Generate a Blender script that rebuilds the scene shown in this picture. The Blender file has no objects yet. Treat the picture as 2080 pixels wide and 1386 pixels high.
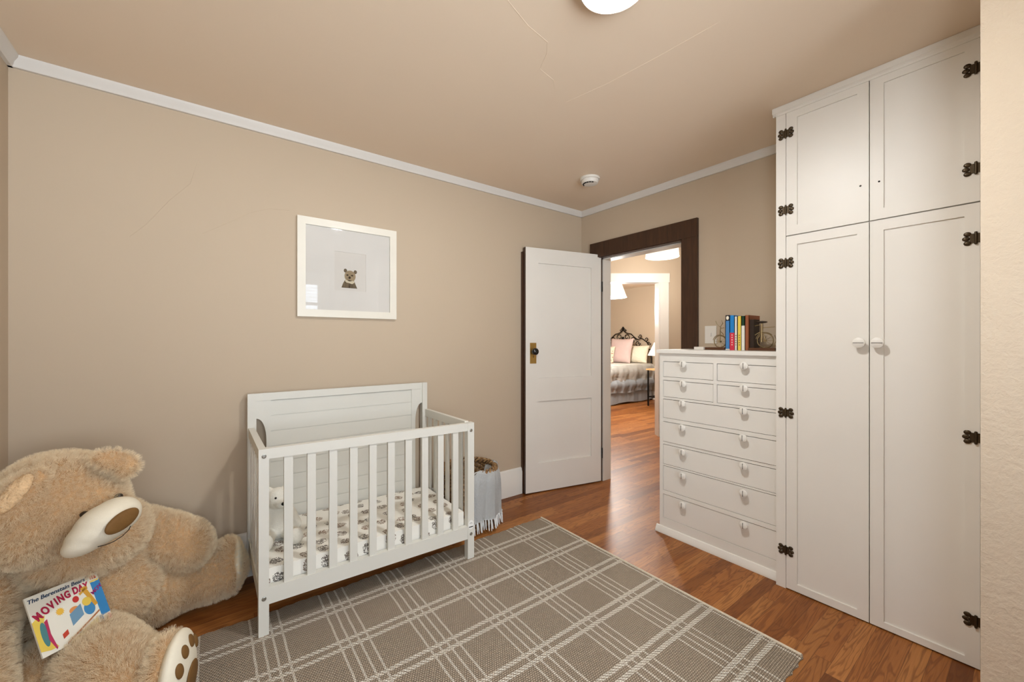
import bpy, bmesh, math, random
from mathutils import Vector, Matrix
random.seed(7)
C = bpy.context.scene.collection
sc = bpy.context.scene
PI = math.pi

# ------------------------------------------------------------------ camera, world, exposure
cd = bpy.data.cameras.new('camera'); cam = bpy.data.objects.new('camera', cd); C.objects.link(cam)
cd.sensor_width = 36.0; cd.lens = 36.0 * 821.0 / 2080.0; cd.clip_start = 0.05
cam.location = (0, 0, 1.27); cam.rotation_euler = (PI / 2, 0, math.radians(53.0 - 90.0))
sc.camera = cam
w = bpy.data.worlds.new('world'); sc.world = w; w.use_nodes = True
bg = w.node_tree.nodes['Background']; bg.inputs[1].default_value = 24.0
_tc = w.node_tree.nodes.new('ShaderNodeTexCoord'); _sx = w.node_tree.nodes.new('ShaderNodeSeparateXYZ'); _rp = w.node_tree.nodes.new('ShaderNodeValToRGB')
_mp = w.node_tree.nodes.new('ShaderNodeMapRange'); _mp.inputs[1].default_value = -1; _mp.inputs[2].default_value = 1
w.node_tree.links.new(_tc.outputs['Generated'], _sx.inputs[0]); w.node_tree.links.new(_sx.outputs[2], _mp.inputs[0])
w.node_tree.links.new(_mp.outputs[0], _rp.inputs[0]); w.node_tree.links.new(_rp.outputs[0], bg.inputs[0])
_e = _rp.color_ramp.elements                     # ground glow added below the horizon to light the ceiling, soft hazy sky above
_e[0].position = 0.46; _e[0].color = (0.49, 0.535, 0.575, 1); _e[1].position = 0.52; _e[1].color = (0.23, 0.26, 0.295, 1)
sc.view_settings.view_transform = 'Standard'; sc.view_settings.look = 'None'
sc.view_settings.gamma = 1.0; sc.view_settings.use_curve_mapping = False
sc.view_settings.exposure = 0.18
sc.cycles.use_denoising = True
sc.cycles.max_bounces = 7; sc.cycles.diffuse_bounces = 4; sc.cycles.glossy_bounces = 3; sc.cycles.transparent_max_bounces = 6
sc.cycles.use_adaptive_sampling = True; sc.cycles.adaptive_threshold = 0.08
LAMP = 300.0       # emission of the ceiling dome
HALL = 20.0       # emission of the shades beyond the door

# ------------------------------------------------------------------ helpers: materials
def lin(c):
    return tuple((x / 255 / 12.92 if x / 255 <= 0.04045 else ((x / 255 + 0.055) / 1.055) ** 2.4) for x in c) + (1.0,)

class NT:
    def __init__(s, name):
        s.m = bpy.data.materials.new(name); s.m.use_nodes = True
        s.t = s.m.node_tree; s.b = s.t.nodes['Principled BSDF']
    def n(s, typ, **kw):
        x = s.t.nodes.new(typ)
        for k, v in kw.items(): setattr(x, k, v)
        return x
    def put(s, sock, v):
        if isinstance(v, bpy.types.NodeSocket): s.t.links.new(v, sock)
        elif v is not None: sock.default_value = v
    def math(s, op, a, b=None, c=None):
        x = s.n('ShaderNodeMath', operation=op)
        s.put(x.inputs[0], a); s.put(x.inputs[1], b); s.put(x.inputs[2], c)
        return x.outputs[0]
    def coord(s, kind='Object', scale=None):
        o = s.n('ShaderNodeTexCoord').outputs[kind]
        if scale:
            mp = s.n('ShaderNodeMapping'); s.put(mp.inputs[0], o); mp.inputs['Scale'].default_value = scale
            o = mp.outputs[0]
        return o
    def xyz(s, v):
        x = s.n('ShaderNodeSeparateXYZ'); s.put(x.inputs[0], v); return x.outputs
    def comb(s, a, b, c):
        x = s.n('ShaderNodeCombineXYZ')
        for i, v in enumerate((a, b, c)): s.put(x.inputs[i], v)
        return x.outputs[0]
    def noise(s, v, scale, detail=4, rough=0.5, dist=0.0):
        x = s.n('ShaderNodeTexNoise'); s.put(x.inputs['Vector'], v)
        x.inputs['Scale'].default_value = scale; x.inputs['Detail'].default_value = detail
        x.inputs['Roughness'].default_value = rough; x.inputs['Distortion'].default_value = dist
        return x.outputs[0]
    def ramp(s, f, stops):
        x = s.n('ShaderNodeValToRGB'); s.put(x.inputs[0], f)
        e = x.color_ramp.elements
        while len(e) < len(stops): e.new(0.5)
        for el, (p, c) in zip(e, stops): el.position = p; el.color = c
        return x.outputs[0]
    def mix(s, f, a, b, mode='MIX'):
        x = s.n('ShaderNodeMix', data_type='RGBA', blend_type=mode)
        s.put(x.inputs['Factor'], f); s.put(x.inputs[6], a); s.put(x.inputs[7], b)
        return x.outputs[2]
    def bump(s, h, strength, dist):
        x = s.n('ShaderNodeBump'); s.put(x.inputs['Height'], h)
        x.inputs['Strength'].default_value = strength; x.inputs['Distance'].default_value = dist
        s.t.links.new(x.outputs[0], s.b.inputs['Normal'])
    def col(s, v): s.put(s.b.inputs['Base Color'], v)
    def set(s, **kw):
        for k, v in kw.items(): s.put(s.b.inputs[k.replace('_', ' ')], v)

def plain(name, c, rough=0.5, metal=0.0, nscale=60.0, nstr=0.15, ndist=0.001, var=0.04, spec=0.4):
    N = NT(name); co = N.coord()
    f = N.noise(co, nscale * 0.15, 3)
    a = lin(c); k = 1 - var
    N.col(N.mix(f, (a[0] * k, a[1] * k, a[2] * k, 1), (min(1, a[0] * (1 + var)), min(1, a[1] * (1 + var)), min(1, a[2] * (1 + var)), 1)))
    N.set(Roughness=rough, Metallic=metal); N.b.inputs['Specular IOR Level'].default_value = spec
    if nstr: N.bump(N.noise(co, nscale, 4), nstr, ndist)
    return N.m

def emis(name, c, strength):
    N = NT(name); N.col(lin(c)); N.set(Roughness=0.5)
    N.b.inputs['Emission Color'].default_value = lin(c); N.b.inputs['Emission Strength'].default_value = strength
    return N.m

def wall_mat(name, c, rough=0.6, big=0.0025):
    N = NT(name); co = N.coord('Object')
    N.col(N.mix(N.noise(co, 2.5, 3), lin(tuple(x * 0.985 for x in c)), lin(c)))
    h = N.math('ADD', N.math('MULTIPLY', N.noise(co, 9, 3), 0.8), N.math('MULTIPLY', N.noise(co, 120, 3), 0.12))
    N.bump(h, 0.35, big); N.set(Roughness=rough); N.b.inputs['Specular IOR Level'].default_value = 0.3
    return N.m

WALLC = (194, 176, 153)
M_wall = wall_mat('wall_paint_tan', WALLC)
M_ceil = wall_mat('ceiling_paint_tan', (232, 213, 190))
def rough_plaster():
    N = NT('wall_paint_rough_plaster'); co = N.coord('Object')
    N.col(lin(WALLC))
    h = N.math('ADD', N.noise(co, 38, 5, 0.6, 0.4), N.math('MULTIPLY', N.noise(co, 110, 3), 0.4))
    N.bump(h, 0.55, 0.006); N.set(Roughness=0.5)
    return N.m
M_rough = rough_plaster()
M_white = plain('white_trim_paint', (226, 221, 212), 0.42, nscale=25, nstr=0.12)
M_cab = plain('white_cabinet_paint', (231, 227, 219), 0.38, nscale=22, nstr=0.14, ndist=0.0015)
M_crown = plain('white_crown_paint', (216, 211, 204), 0.45, nscale=18, nstr=0.3, ndist=0.002)
M_crib = plain('pale_grey_crib_paint', (218, 216, 207), 0.4, nscale=20, nstr=0.05)
M_black = plain('black_metal', (26, 24, 22), 0.4, 0.6)
M_dark = plain('dark_recess', (30, 25, 20), 0.8)
M_bronze = plain('antique_bronze', (74, 62, 46), 0.38, 0.75, nscale=220, nstr=0.5, var=0.35)
M_brass = plain('aged_brass', (176, 140, 76), 0.35, 0.8, nscale=160, nstr=0.3, var=0.2)
M_steel = plain('steel_bolt', (170, 168, 160), 0.35, 0.9)
M_slot = plain('screw_slot', (90, 84, 76), 0.6)

def wood_dark():
    N = NT('dark_stained_wood'); co = N.coord('Object')
    f = N.noise(N.coord('Object', (30, 30, 2.5)), 1.5, 6, 0.6, 1.2)
    N.col(N.ramp(f, [(0.3, lin((50, 29, 15))), (0.7, lin((72, 44, 25)))]))
    N.set(Roughness=0.32); N.bump(f, 0.1, 0.001); return N.m
M_dwood = wood_dark()

def floor_mat():
    N = NT('oak_strip_floor'); co = N.coord('Object'); x, y, z = N.xyz(co)
    W = 0.0572
    row = N.math('FLOOR', N.math('DIVIDE', y, W)); fy = N.math('FRACT', N.math('DIVIDE', y, W))
    wn = N.n('ShaderNodeTexWhiteNoise', noise_dimensions='1D'); N.put(wn.inputs['W'], row)
    xs = N.math('ADD', x, N.math('MULTIPLY', wn.outputs[0], 7.3))
    bl = N.math('DIVIDE', xs, 0.95); seg = N.math('FLOOR', bl); fx = N.math('FRACT', bl)
    w2 = N.n('ShaderNodeTexWhiteNoise', noise_dimensions='2D'); N.put(w2.inputs['Vector'], N.comb(row, seg, 0.0))
    rid = w2.outputs[0]
    base = N.ramp(rid, [(0.0, lin((112, 64, 27))), (0.25, lin((146, 88, 40))), (0.6, lin((162, 102, 50))), (0.85, lin((178, 118, 62))), (1.0, lin((126, 74, 31)))])
    off = N.math('MULTIPLY', rid, 37.0)
    v = N.comb(N.math('ADD', N.math('MULTIPLY', x, 1.6), off), N.math('ADD', N.math('MULTIPLY', y, 16.0), off), off)
    g = N.noise(v, 1.0, 3, 0.5, 0.6)
    ring = N.math('SINE', N.math('MULTIPLY', g, 70.0))
    ringf = N.n('ShaderNodeMapRange'); N.put(ringf.inputs[0], ring); ringf.inputs[1].default_value = 0.1; ringf.inputs[2].default_value = 1.0
    fine = N.noise(N.comb(N.math('MULTIPLY', x, 6.0), N.math('MULTIPLY', y, 260.0), off), 1.0, 3, 0.6)
    c1 = N.mix(N.math('MULTIPLY', ringf.outputs[0], 0.5), base, lin((92, 46, 18)))
    c2 = N.mix(N.math('MULTIPLY', N.math('SUBTRACT', fine, 0.38), 0.9), c1, lin((100, 52, 22)))
    e1 = N.math('LESS_THAN', N.math('MINIMUM', fy, N.math('SUBTRACT', 1.0, fy)), 0.014)
    e2 = N.math('LESS_THAN', fx, 0.0018)
    gap = N.math('MAXIMUM', e1, e2)
    N.col(N.mix(N.math('MULTIPLY', gap, 0.6), c2, lin((58, 28, 12))))
    N.set(Roughness=N.math('ADD', 0.33, N.math('MULTIPLY', fine, 0.16)))
    N.b.inputs['Specular IOR Level'].default_value = 0.27
    h = N.math('SUBTRACT', N.math('MULTIPLY', fine, 0.25), gap)
    N.bump(h, 0.22, 0.0012); return N.m
M_floor = floor_mat()

def rug_mat():
    N = NT('woven_plaid_rug'); co = N.coord('Object'); x, y, z = N.xyz(co)
    wob = N.math('MULTIPLY', N.math('SUBTRACT', N.noise(co, 14, 3), 0.5), 0.006)
    xw = N.math('ADD', x, wob); yw = N.math('ADD', y, wob)
    def lines(v, org, period, offs, half):
        t = N.math('SUBTRACT', N.math('MODULO', N.math('ADD', N.math('SUBTRACT', v, org), period * 20.5), period), period / 2)
        out = None
        for o in offs:
            d = N.math('LESS_THAN', N.math('ABSOLUTE', N.math('SUBTRACT', t, o)), half)
            out = d if out is None else N.math('MAXIMUM', out, d)
        return out
    # knots: staggered lattice, rounder between the yarns
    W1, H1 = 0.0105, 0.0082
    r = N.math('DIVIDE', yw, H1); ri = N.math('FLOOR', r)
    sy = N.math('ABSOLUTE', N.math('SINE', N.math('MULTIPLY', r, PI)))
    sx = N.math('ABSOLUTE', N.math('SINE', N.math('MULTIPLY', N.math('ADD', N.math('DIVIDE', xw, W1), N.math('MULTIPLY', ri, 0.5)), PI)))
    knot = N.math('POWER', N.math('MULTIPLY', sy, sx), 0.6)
    tw = N.math('ABSOLUTE', N.math('SINE', N.math('MULTIPLY', N.math('ADD', xw, N.math('MULTIPLY', yw, 1.1)), PI / 0.019)))
    ly = lines(yw, 0.457, 0.2605, (-0.028, -0.018, 0.018, 0.028), 0.0055)
    lx = lines(xw, 0.205, 0.2885, (-0.055, -0.018, 0.018, 0.055), 0.0042)
    yarn = N.mix(N.noise(co, 260, 3, 0.7), lin((173, 155, 135)), lin((221, 204, 183)))
    yarn2 = N.mix(N.noise(co, 3.2, 2), yarn, lin((188, 172, 150)), 'MIX')
    yarn2 = N.mix(0.35, yarn, yarn2)
    yarn2 = N.mix(N.math('MULTIPLY', N.math('SUBTRACT', 1.0, knot), 0.75), yarn2, lin((104, 90, 74)))  # shade in the gaps between knots, put into the yarn colour
    cream = lin((248, 240, 226))
    lyf = N.math('MULTIPLY', ly, N.math('GREATER_THAN', tw, 0.45))
    lxf = N.math('MULTIPLY', lx, N.math('GREATER_THAN', sy, 0.35))
    c = N.mix(N.math('MULTIPLY', lxf, 0.85), yarn2, cream)
    c = N.mix(N.math('MULTIPLY', lyf, 0.92), c, cream)
    both = N.math('MULTIPLY', ly, lx)
    c = N.mix(N.math('MULTIPLY', both, 0.9), c, lin((224, 213, 196)))
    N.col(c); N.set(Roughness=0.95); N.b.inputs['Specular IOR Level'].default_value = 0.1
    h = N.math('ADD', knot, N.math('ADD', N.math('MULTIPLY', lyf, 0.5), N.math('MULTIPLY', N.noise(co, 300, 2), 0.5)))
    N.bump(h, 1.0, 0.0065); return N.m
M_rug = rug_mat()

def fabric(name, c, scale=180, strength=0.5, var=0.06, rough=0.9, dist=0.002):
    N = NT(name); co = N.coord(); a = lin(c)
    N.col(N.mix(N.noise(co, scale * 0.4, 3), tuple(v * (1 - var) for v in a[:3]) + (1,), tuple(min(1, v * (1 + var)) for v in a[:3]) + (1,)))
    N.bump(N.noise(co, scale, 3), strength, dist); N.set(Roughness=rough); N.b.inputs['Specular IOR Level'].default_value = 0.15
    return N.m

def sheet_mat():
    N = NT('printed_crib_sheet'); co = N.coord(); x, y, z = N.xyz(co)
    u = N.math('ADD', x, N.math('MULTIPLY', z, 0.13)); v2 = N.math('ADD', y, N.math('MULTIPLY', z, -1.0))
    p = N.comb(u, v2, 0.0)
    vo = N.n('ShaderNodeTexVoronoi', voronoi_dimensions='2D'); N.put(vo.inputs['Vector'], p); vo.inputs['Scale'].default_value = 10.5
    vo.inputs['Randomness'].default_value = 0.55
    d = vo.outputs['Distance']; cc = N.xyz(vo.outputs['Color'])
    squig = N.noise(p, 62, 2, 0.5, 1.8)
    lim = N.math('LESS_THAN', N.math('ADD', d, N.math('MULTIPLY', N.noise(p, 38, 2), 0.28)), 0.44)
    ink = N.math('MULTIPLY', lim, N.math('LESS_THAN', N.math('ABSOLUTE', N.math('SUBTRACT', squig, 0.5)), 0.075))
    inkc = N.mix(cc[0], lin((52, 42, 34)), lin((128, 92, 60)))
    N.col(N.mix(N.math('MULTIPLY', ink, 0.9), lin((240, 236, 226)), inkc)); N.set(Roughness=0.9)
    N.bump(N.noise(co, 24, 3), 0.25, 0.004); return N.m
M_sheet = sheet_mat()

def wicker_mat():
    N = NT('brown_wicker'); co = N.coord()
    N.col(N.ramp(N.noise(co, 70, 3), [(0.3, lin((72, 50, 30))), (0.55, lin((140, 104, 64))), (0.75, lin((196, 166, 118)))]))
    N.set(Roughness=0.55); N.bump(N.noise(co, 150, 3), 0.4, 0.002); return N.m
M_wicker = wicker_mat()
M_throw = fabric('pale_blue_knit', (232, 233, 232), 130, 0.9, 0.05, 0.95, 0.004)
M_plush = fabric('tan_plush_backing', (196, 158, 116), 60, 0.6, 0.12)
M_muzzle = fabric('cream_velour', (232, 224, 204), 300, 0.2, 0.03)
M_pad = fabric('brown_velour', (116, 84, 46), 120, 0.3, 0.15, 0.6)
M_inner = fabric('pale_tan_plush', (222, 188, 146), 70, 1.0, 0.14, 0.9, 0.012)
M_toy = fabric('white_plush', (232, 228, 216), 160, 0.8, 0.05)

def fur_mat(name, root, tip):
    N = NT(name)
    hi = N.n('ShaderNodeHairInfo')
    c = N.mix(N.math('POWER', hi.outputs['Intercept'], 0.8), lin(root), lin(tip))
    c = N.mix(N.math('MULTIPLY', hi.outputs['Random'], 0.3), c, lin(tuple(v * 0.82 for v in tip)))
    N.col(c); N.set(Roughness=0.75); N.b.inputs['Specular IOR Level'].default_value = 0.15
    return N.m
M_fur = fur_mat('tan_plush_fur', (236, 201, 156), (255, 239, 207))

# ------------------------------------------------------------------ helpers: meshes
class MB:
    def __init__(s): s.bm = bmesh.new()
    def _tag(s, faces, mi):
        for f in faces: f.material_index = mi
    def box(s, x0, x1, y0, y1, z0, z1, mi=0, M=None):
        v = [s.bm.verts.new((x, y, z)) for x in (x0, x1) for y in (y0, y1) for z in (z0, z1)]
        if M: 
            for q in v: q.co = M @ q.co
        F = [(0, 1, 3, 2), (4, 6, 7, 5), (0, 4, 5, 1), (2, 3, 7, 6), (0, 2, 6, 4), (1, 5, 7, 3)]
        s._tag([s.bm.faces.new([v[i] for i in f]) for f in F], mi); return s
    def prism(s, pts, d, mi=0, M=None):
        """polygon pts (u,v) in the local XY plane, extruded by d along local Z, placed by M"""
        M = M or Matrix()
        a = [s.bm.verts.new(M @ Vector((p[0], p[1], 0))) for p in pts]
        b = [s.bm.verts.new(M @ Vector((p[0], p[1], d))) for p in pts]
        n = len(pts); fs = [s.bm.faces.new(a[::-1]), s.bm.faces.new(b)]
        for i in range(n): fs.append(s.bm.faces.new((a[i], a[(i + 1) % n], b[(i + 1) % n], b[i])))
        s._tag(fs, mi); return s
    def ball(s, c, r, M=None, seg=24, ring=14, mi=0):
        r = r if hasattr(r, '__len__') else (r, r, r)
        T = Matrix.Translation(c) @ (M.to_4x4() if M else Matrix()) @ Matrix.Diagonal((*r, 1))
        g = bmesh.ops.create_uvsphere(s.bm, u_segments=seg, v_segments=ring, radius=1, matrix=T)
        s._tag({f for v in g['verts'] for f in v.link_faces}, mi); return s
    def lathe(s, prof, M=None, seg=32, mi=0, cap=True):
        """prof = (r, h) pairs, spun about local Z"""
        M = M or Matrix(); rings = []
        for r, h in prof:
            if r < 1e-6: rings.append([s.bm.verts.new(M @ Vector((0, 0, h)))])
            else: rings.append([s.bm.verts.new(M @ Vector((r * math.cos(2 * PI * i / seg), r * math.sin(2 * PI * i / seg), h))) for i in range(seg)])
        fs = []
        for a, b in zip(rings, rings[1:]):
            for i in range(seg):
                j = (i + 1) % seg
                q = [a[i % len(a)], a[j % len(a)], b[j % len(b)], b[i % len(b)]]
                u = []
                for k in q:
                    if k not in u: u.append(k)
                if len(u) > 2: fs.append(s.bm.faces.new(u))
        if cap:
            if len(rings[0]) > 1: fs.append(s.bm.faces.new(rings[0][::-1]))
            if len(rings[-1]) > 1: fs.append(s.bm.faces.new(rings[-1]))
        s._tag(fs, mi); return s
    def tube(s, path, r, seg=8, mi=0, closed=False):
        path = [Vector(p) for p in path]; n = len(path)
        rad = r if hasattr(r, '__len__') else [r] * n
        rings = []; up = Vector((0.13, 0.21, 0.97)).normalized()
        for i, p in enumerate(path):
            a = path[(i - 1) % n] if (closed or i > 0) else p
            b = path[(i + 1) % n] if (closed or i < n - 1) else p
            t = (b - a).normalized()
            side = t.cross(up)
            if side.length < 0.05: side = t.cross(Vector((1, 0, 0)))
            side.normalize(); nrm = side.cross(t).normalized()
            rings.append([s.bm.verts.new(p + (side * math.cos(2 * PI * k / seg) + nrm * math.sin(2 * PI * k / seg)) * rad[i]) for k in range(seg)])
        fs = []; m = n if closed else n - 1
        for i in range(m):
            a, b = rings[i], rings[(i + 1) % n]
            for k in range(seg):
                l = (k + 1) % seg
                fs.append(s.bm.faces.new((a[k], a[l], b[l], b[k])))
        if not closed: fs += [s.bm.faces.new(rings[0][::-1]), s.bm.faces.new(rings[-1])]
        s._tag(fs, mi); return s
    def chain(s, pts):
        """a row of overlapping balls from (x,y,z,r) points, for later merging"""
        for (a, b) in zip(pts, pts[1:]):
            k = 6
            for i in range(k + 1):
                t = i / k
                q = [a[j] * (1 - t) + b[j] * t for j in range(4)]
                s.ball(q[:3], q[3], seg=16, ring=10)
        return s
    def text(s, body, size, M, mi=0, shear=0.0, depth=0.0004, bold=0.0):
        cu = bpy.data.curves.new('t', 'FONT'); cu.body = body; cu.size = size; cu.extrude = depth; cu.shear = shear; cu.offset = bold
        cu.align_x = 'CENTER'; cu.resolution_u = 4
        o = bpy.data.objects.new('t', cu); C.objects.link(o)
        dg = bpy.context.evaluated_depsgraph_get(); me = bpy.data.meshes.new_from_object(o.evaluated_get(dg))
        k = len(s.bm.faces); me.transform(M); s.bm.from_mesh(me); s.bm.faces.ensure_lookup_table()
        s._tag(s.bm.faces[k:], mi)
        bpy.data.objects.remove(o); bpy.data.curves.remove(cu); bpy.data.meshes.remove(me)
        return s
    def bevelled(s, w=0.003, seg=2, ang=35):
        es = [e for e in s.bm.edges if len(e.link_faces) == 2 and e.calc_face_angle(0) > math.radians(ang)]
        bmesh.ops.bevel(s.bm, geom=es, offset=w, segments=seg, affect='EDGES', clamp_overlap=True); return s

def wpos(o):
    p = Vector((0, 0, 0))
    while o: p += o.location; o = o.parent
    return p

def obj(name, mb, mats, parent=None, smooth=0, bevel=0, local=False):
    if bevel: mb.bevelled(bevel)
    bm = mb.bm
    bmesh.ops.recalc_face_normals(bm, faces=bm.faces[:])
    me = bpy.data.meshes.new(name)
    if parent and not local: bmesh.ops.translate(bm, verts=bm.verts, vec=-wpos(parent))
    bm.to_mesh(me); bm.free()
    for m in (mats if isinstance(mats, (list, tuple)) else [mats]): me.materials.append(m)
    if smooth or bevel:
        for p in me.polygons: p.use_smooth = True
        me.set_sharp_from_angle(angle=math.radians(smooth or 40))
    o = bpy.data.objects.new(name, me); C.objects.link(o)
    if parent: o.parent = parent
    return o

def thing(name, label, cat, loc=(0, 0, 0), group=None, rot=None):
    o = bpy.data.objects.new(name, None); o.empty_display_size = 0.05; C.objects.link(o)
    o.location = loc; o['label'] = label; o['category'] = cat
    if group: o['group'] = group
    if rot is not None: o.rotation_euler = rot
    return o
def tag(o, label, cat, group=None):
    o['label'] = label; o['category'] = cat
    if group: o['group'] = group
    return o
def struct(name, mb, m, parent=None, bevel=0, smooth=0):
    o = obj(name, mb, m, parent, bevel=bevel, smooth=smooth)
    if not parent: o['kind'] = 'structure'
    return o
def remesh(o, voxel, smooth=8):
    m = o.modifiers.new('union', 'REMESH'); m.mode = 'VOXEL'; m.voxel_size = voxel; m.use_smooth_shade = True
    if smooth:
        k = o.modifiers.new('soften', 'SMOOTH'); k.iterations = smooth; k.factor = 0.5
    dg = bpy.context.evaluated_depsgraph_get()
    me = bpy.data.meshes.new_from_object(o.evaluated_get(dg))
    old = o.data; mats = [s for s in old.materials]
    o.modifiers.clear(); o.data = me
    if not len(me.materials):
        for q in mats: me.materials.append(q)
    for p in me.polygons: p.use_smooth = True
    return o
def frame(o, ex, ey, ez=None):
    ex = Vector(ex).normalized(); ey = Vector(ey); ey = (ey - ex * ey.dot(ex)).normalized()
    ez = ex.cross(ey)
    return Matrix(((ex.x, ey.x, ez.x, o[0]), (ex.y, ey.y, ez.y, o[1]), (ex.z, ey.z, ez.z, o[2]), (0, 0, 0, 1)))

# ------------------------------------------------------------------ room shell
XW, XE, YN, YS, ZC = -0.675, 2.822, 2.655, -1.0, 2.48
struct('floor', MB().box(XW - 0.1, 8.0, YS - 0.1, 8.1, -0.05, 0), M_floor)
struct('ceiling', MB().box(XW - 0.1, 8.0, YS - 0.1, 8.1, ZC, ZC + 0.08), M_ceil)
struct('wall_north', MB().box(XW - 0.1, XE + 0.13, YN, YN + 0.1, 0, ZC), M_wall)
# west wall with an unseen window added for daylight, south window widened for more
WW = (-0.92, -0.28, 0.75, 2.2); WS = (-0.50, 1.317, 0.65, 2.13)
struct('wall_west', MB().box(XW - 0.1, XW, YS, WW[0], 0, ZC).box(XW - 0.1, XW, WW[1], YN, 0, ZC)
       .box(XW - 0.1, XW, WW[0], WW[1], 0, WW[2]).box(XW - 0.1, XW, WW[0], WW[1], WW[3], ZC), M_wall)
struct('wall_south', MB().box(XW - 0.1, WS[0], YS - 0.1, YS, 0, ZC).box(WS[1], 2.95, YS - 0.1, YS, 0, ZC)
       .box(WS[0], WS[1], YS - 0.1, YS, 0, WS[2]).box(WS[0], WS[1], YS - 0.1, YS, WS[3], ZC), M_wall)
# east wall with the doorway
D0, D1, DZ = 1.631, 2.452, 2.03
struct('wall_east', MB().box(XE, XE + 0.13, YS, D0, 0, ZC).box(XE, XE + 0.13, D1, YN, 0, ZC).box(XE, XE + 0.13, D0, D1, DZ, ZC), M_wall)
struct('wall_right', MB().box(1.75, XE, YS, 0.116, 0, ZC).bevelled(0.008, 3), M_rough, smooth=50)

def mat_glass():
    N = NT('window_glass'); t = N.t
    g = N.n('ShaderNodeBsdfGlossy'); g.inputs['Roughness'].default_value = 0.02
    tr = N.n('ShaderNodeBsdfTransparent'); fr = N.n('ShaderNodeFresnel'); fr.inputs[0].default_value = 1.45
    mx = N.n('ShaderNodeMixShader'); t.links.new(fr.outputs[0], mx.inputs[0]); t.links.new(tr.outputs[0], mx.inputs[1]); t.links.new(g.outputs[0], mx.inputs[2])
    t.links.new(mx.outputs[0], t.nodes['Material Output'].inputs[0]); return N.m
M_glass = mat_glass()

def window(name, a0, a1, z0, z1, axis):
    """sash window in the opening; axis 'S' (south wall) or 'W' (west wall)"""
    def B(mb, u0, u1, d0, d1, h0, h1):
        return mb.box(u0, u1, YS - d1, YS - d0, h0, h1) if axis == 'S' else mb.box(XW - d1, XW - d0, u0, u1, h0, h1)
    f = MB(); zm = 1.80 if axis == 'S' else 1.5
    for u0, u1, h0, h1 in ((a0, a0 + 0.05, z0, z1), (a1 - 0.05, a1, z0, z1), (a0, a1, z0, z0 + 0.06), (a0, a1, z1 - 0.05, z1), (a0, a1, zm - 0.02, zm + 0.02)):
        B(f, u0, u1, 0.03, 0.07, h0, h1)
    o = struct(name, f, M_white)
    g = MB(); B(g, a0 + 0.05, a1 - 0.05, 0.048, 0.052, z0 + 0.06, z1 - 0.05); obj('pane', g, M_glass, o)
    c = MB()
    for u0, u1, h0, h1 in ((a0 - 0.09, a0, z0 - 0.1, z1 + 0.1), (a1, a1 + 0.09, z0 - 0.1, z1 + 0.1), (a0, a1, z1, z1 + 0.1), (a0 - 0.1, a1 + 0.1, z0 - 0.04, z0)):
        B(c, u0, u1, -0.025, 0.0, h0, h1)
    obj('window_casing', c, M_white, o, bevel=0.003)
    b = MB(); k = int((z1 - zm) / 0.045)
    for i in range(k): B(b, a0 + 0.055, a1 - 0.055, 0.012, 0.03, z1 - 0.06 - i * 0.045, z1 - 0.057 - i * 0.045)
    obj('blind', b, M_white, o)
    ld = bpy.data.lights.new(name + '_portal', 'AREA'); lo = bpy.data.objects.new(name + '_portal', ld); C.objects.link(lo)
    ld.shape = 'RECTANGLE'; ld.size = a1 - a0; ld.size_y = z1 - z0; ld.cycles.is_portal = True
    zc = (z0 + z1) / 2
    if axis == 'S': lo.location = ((a0 + a1) / 2, YS - 0.09, zc); lo.rotation_euler = (PI / 2, 0, 0); lo.rotation_euler = (-PI / 2, 0, PI)
    else: lo.location = (XW - 0.09, (a0 + a1) / 2, zc); lo.rotation_euler = (PI / 2, 0, -PI / 2)
    # area lights shine along local -Z: aim them into the room
    d = Vector((0, 1, 0)) if axis == 'S' else Vector((1, 0, 0))
    lo.rotation_euler = d.to_track_quat('-Z', 'Z').to_euler()
    return o
window('window_1', *WS, 'S'); window('added_window_2', *WW, 'W')  # the west one is unseen, added to let in more daylight

# crown moulding (picture rail hard up to the ceiling)
CR = [(0, 0), (0.014, 0), (0.018, 0.006), (0.022, 0.02), (0.036, 0.034), (0.038, 0.046), (0, 0.046)]
CR = [(d, h + ZC - 0.0465) for d, h in CR]
struct('trim_1', MB().prism([(d, h) for d, h in CR], XE - XW, M=Matrix(((0, 0, 1, XW), (-1, 0, 0, YN), (0, 1, 0, 0), (0, 0, 0, 1)))), M_crown, smooth=50)
struct('trim_2', MB().prism(CR, YN - 0.87, M=Matrix(((-1, 0, 0, XE), (0, 0, 1, 0.87), (0, 1, 0, 0), (0, 0, 0, 1)))), M_crown, smooth=50)
struct('trim_3', MB().prism(CR, YN - YS, M=Matrix(((1, 0, 0, XW), (0, 0, 1, YS), (0, 1, 0, 0), (0, 0, 0, 1)))), M_crown, smooth=50)
BB = [(0, 0), (0.018, 0), (0.018, 0.185), (0.012, 0.195), (0.012, 0.205), (0.006, 0.215), (0, 0.217)]
struct('baseboard_north', MB().prism(BB, 2.094 - XW, M=Matrix(((0, 0, 1, XW), (-1, 0, 0, YN), (0, 1, 0, 0), (0, 0, 0, 1)))), M_white, smooth=50)
struct('baseboard_west', MB().prism(BB, YN - YS, M=Matrix(((1, 0, 0, XW), (0, 0, 1, YS), (0, 1, 0, 0), (0, 0, 0, 1)))), M_white, smooth=50)
# dark casing of the doorway, and the dark casing on the north wall behind the open door
c = MB().box(XE - 0.022, XE, D0 - 0.118, D0, 0, DZ).box(XE - 0.022, XE, D1, D1 + 0.075, 0, DZ)
c.box(XE - 0.024, XE, D0 - 0.118, D1 + 0.075, DZ - 0.008, DZ + 0.125)
struct('trim_4', c, M_dwood, bevel=0.003)
struct('trim_5', MB().box(2.094, 2.20, YN - 0.026, YN, 0, 2.015), M_dwood, bevel=0.003)
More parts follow.
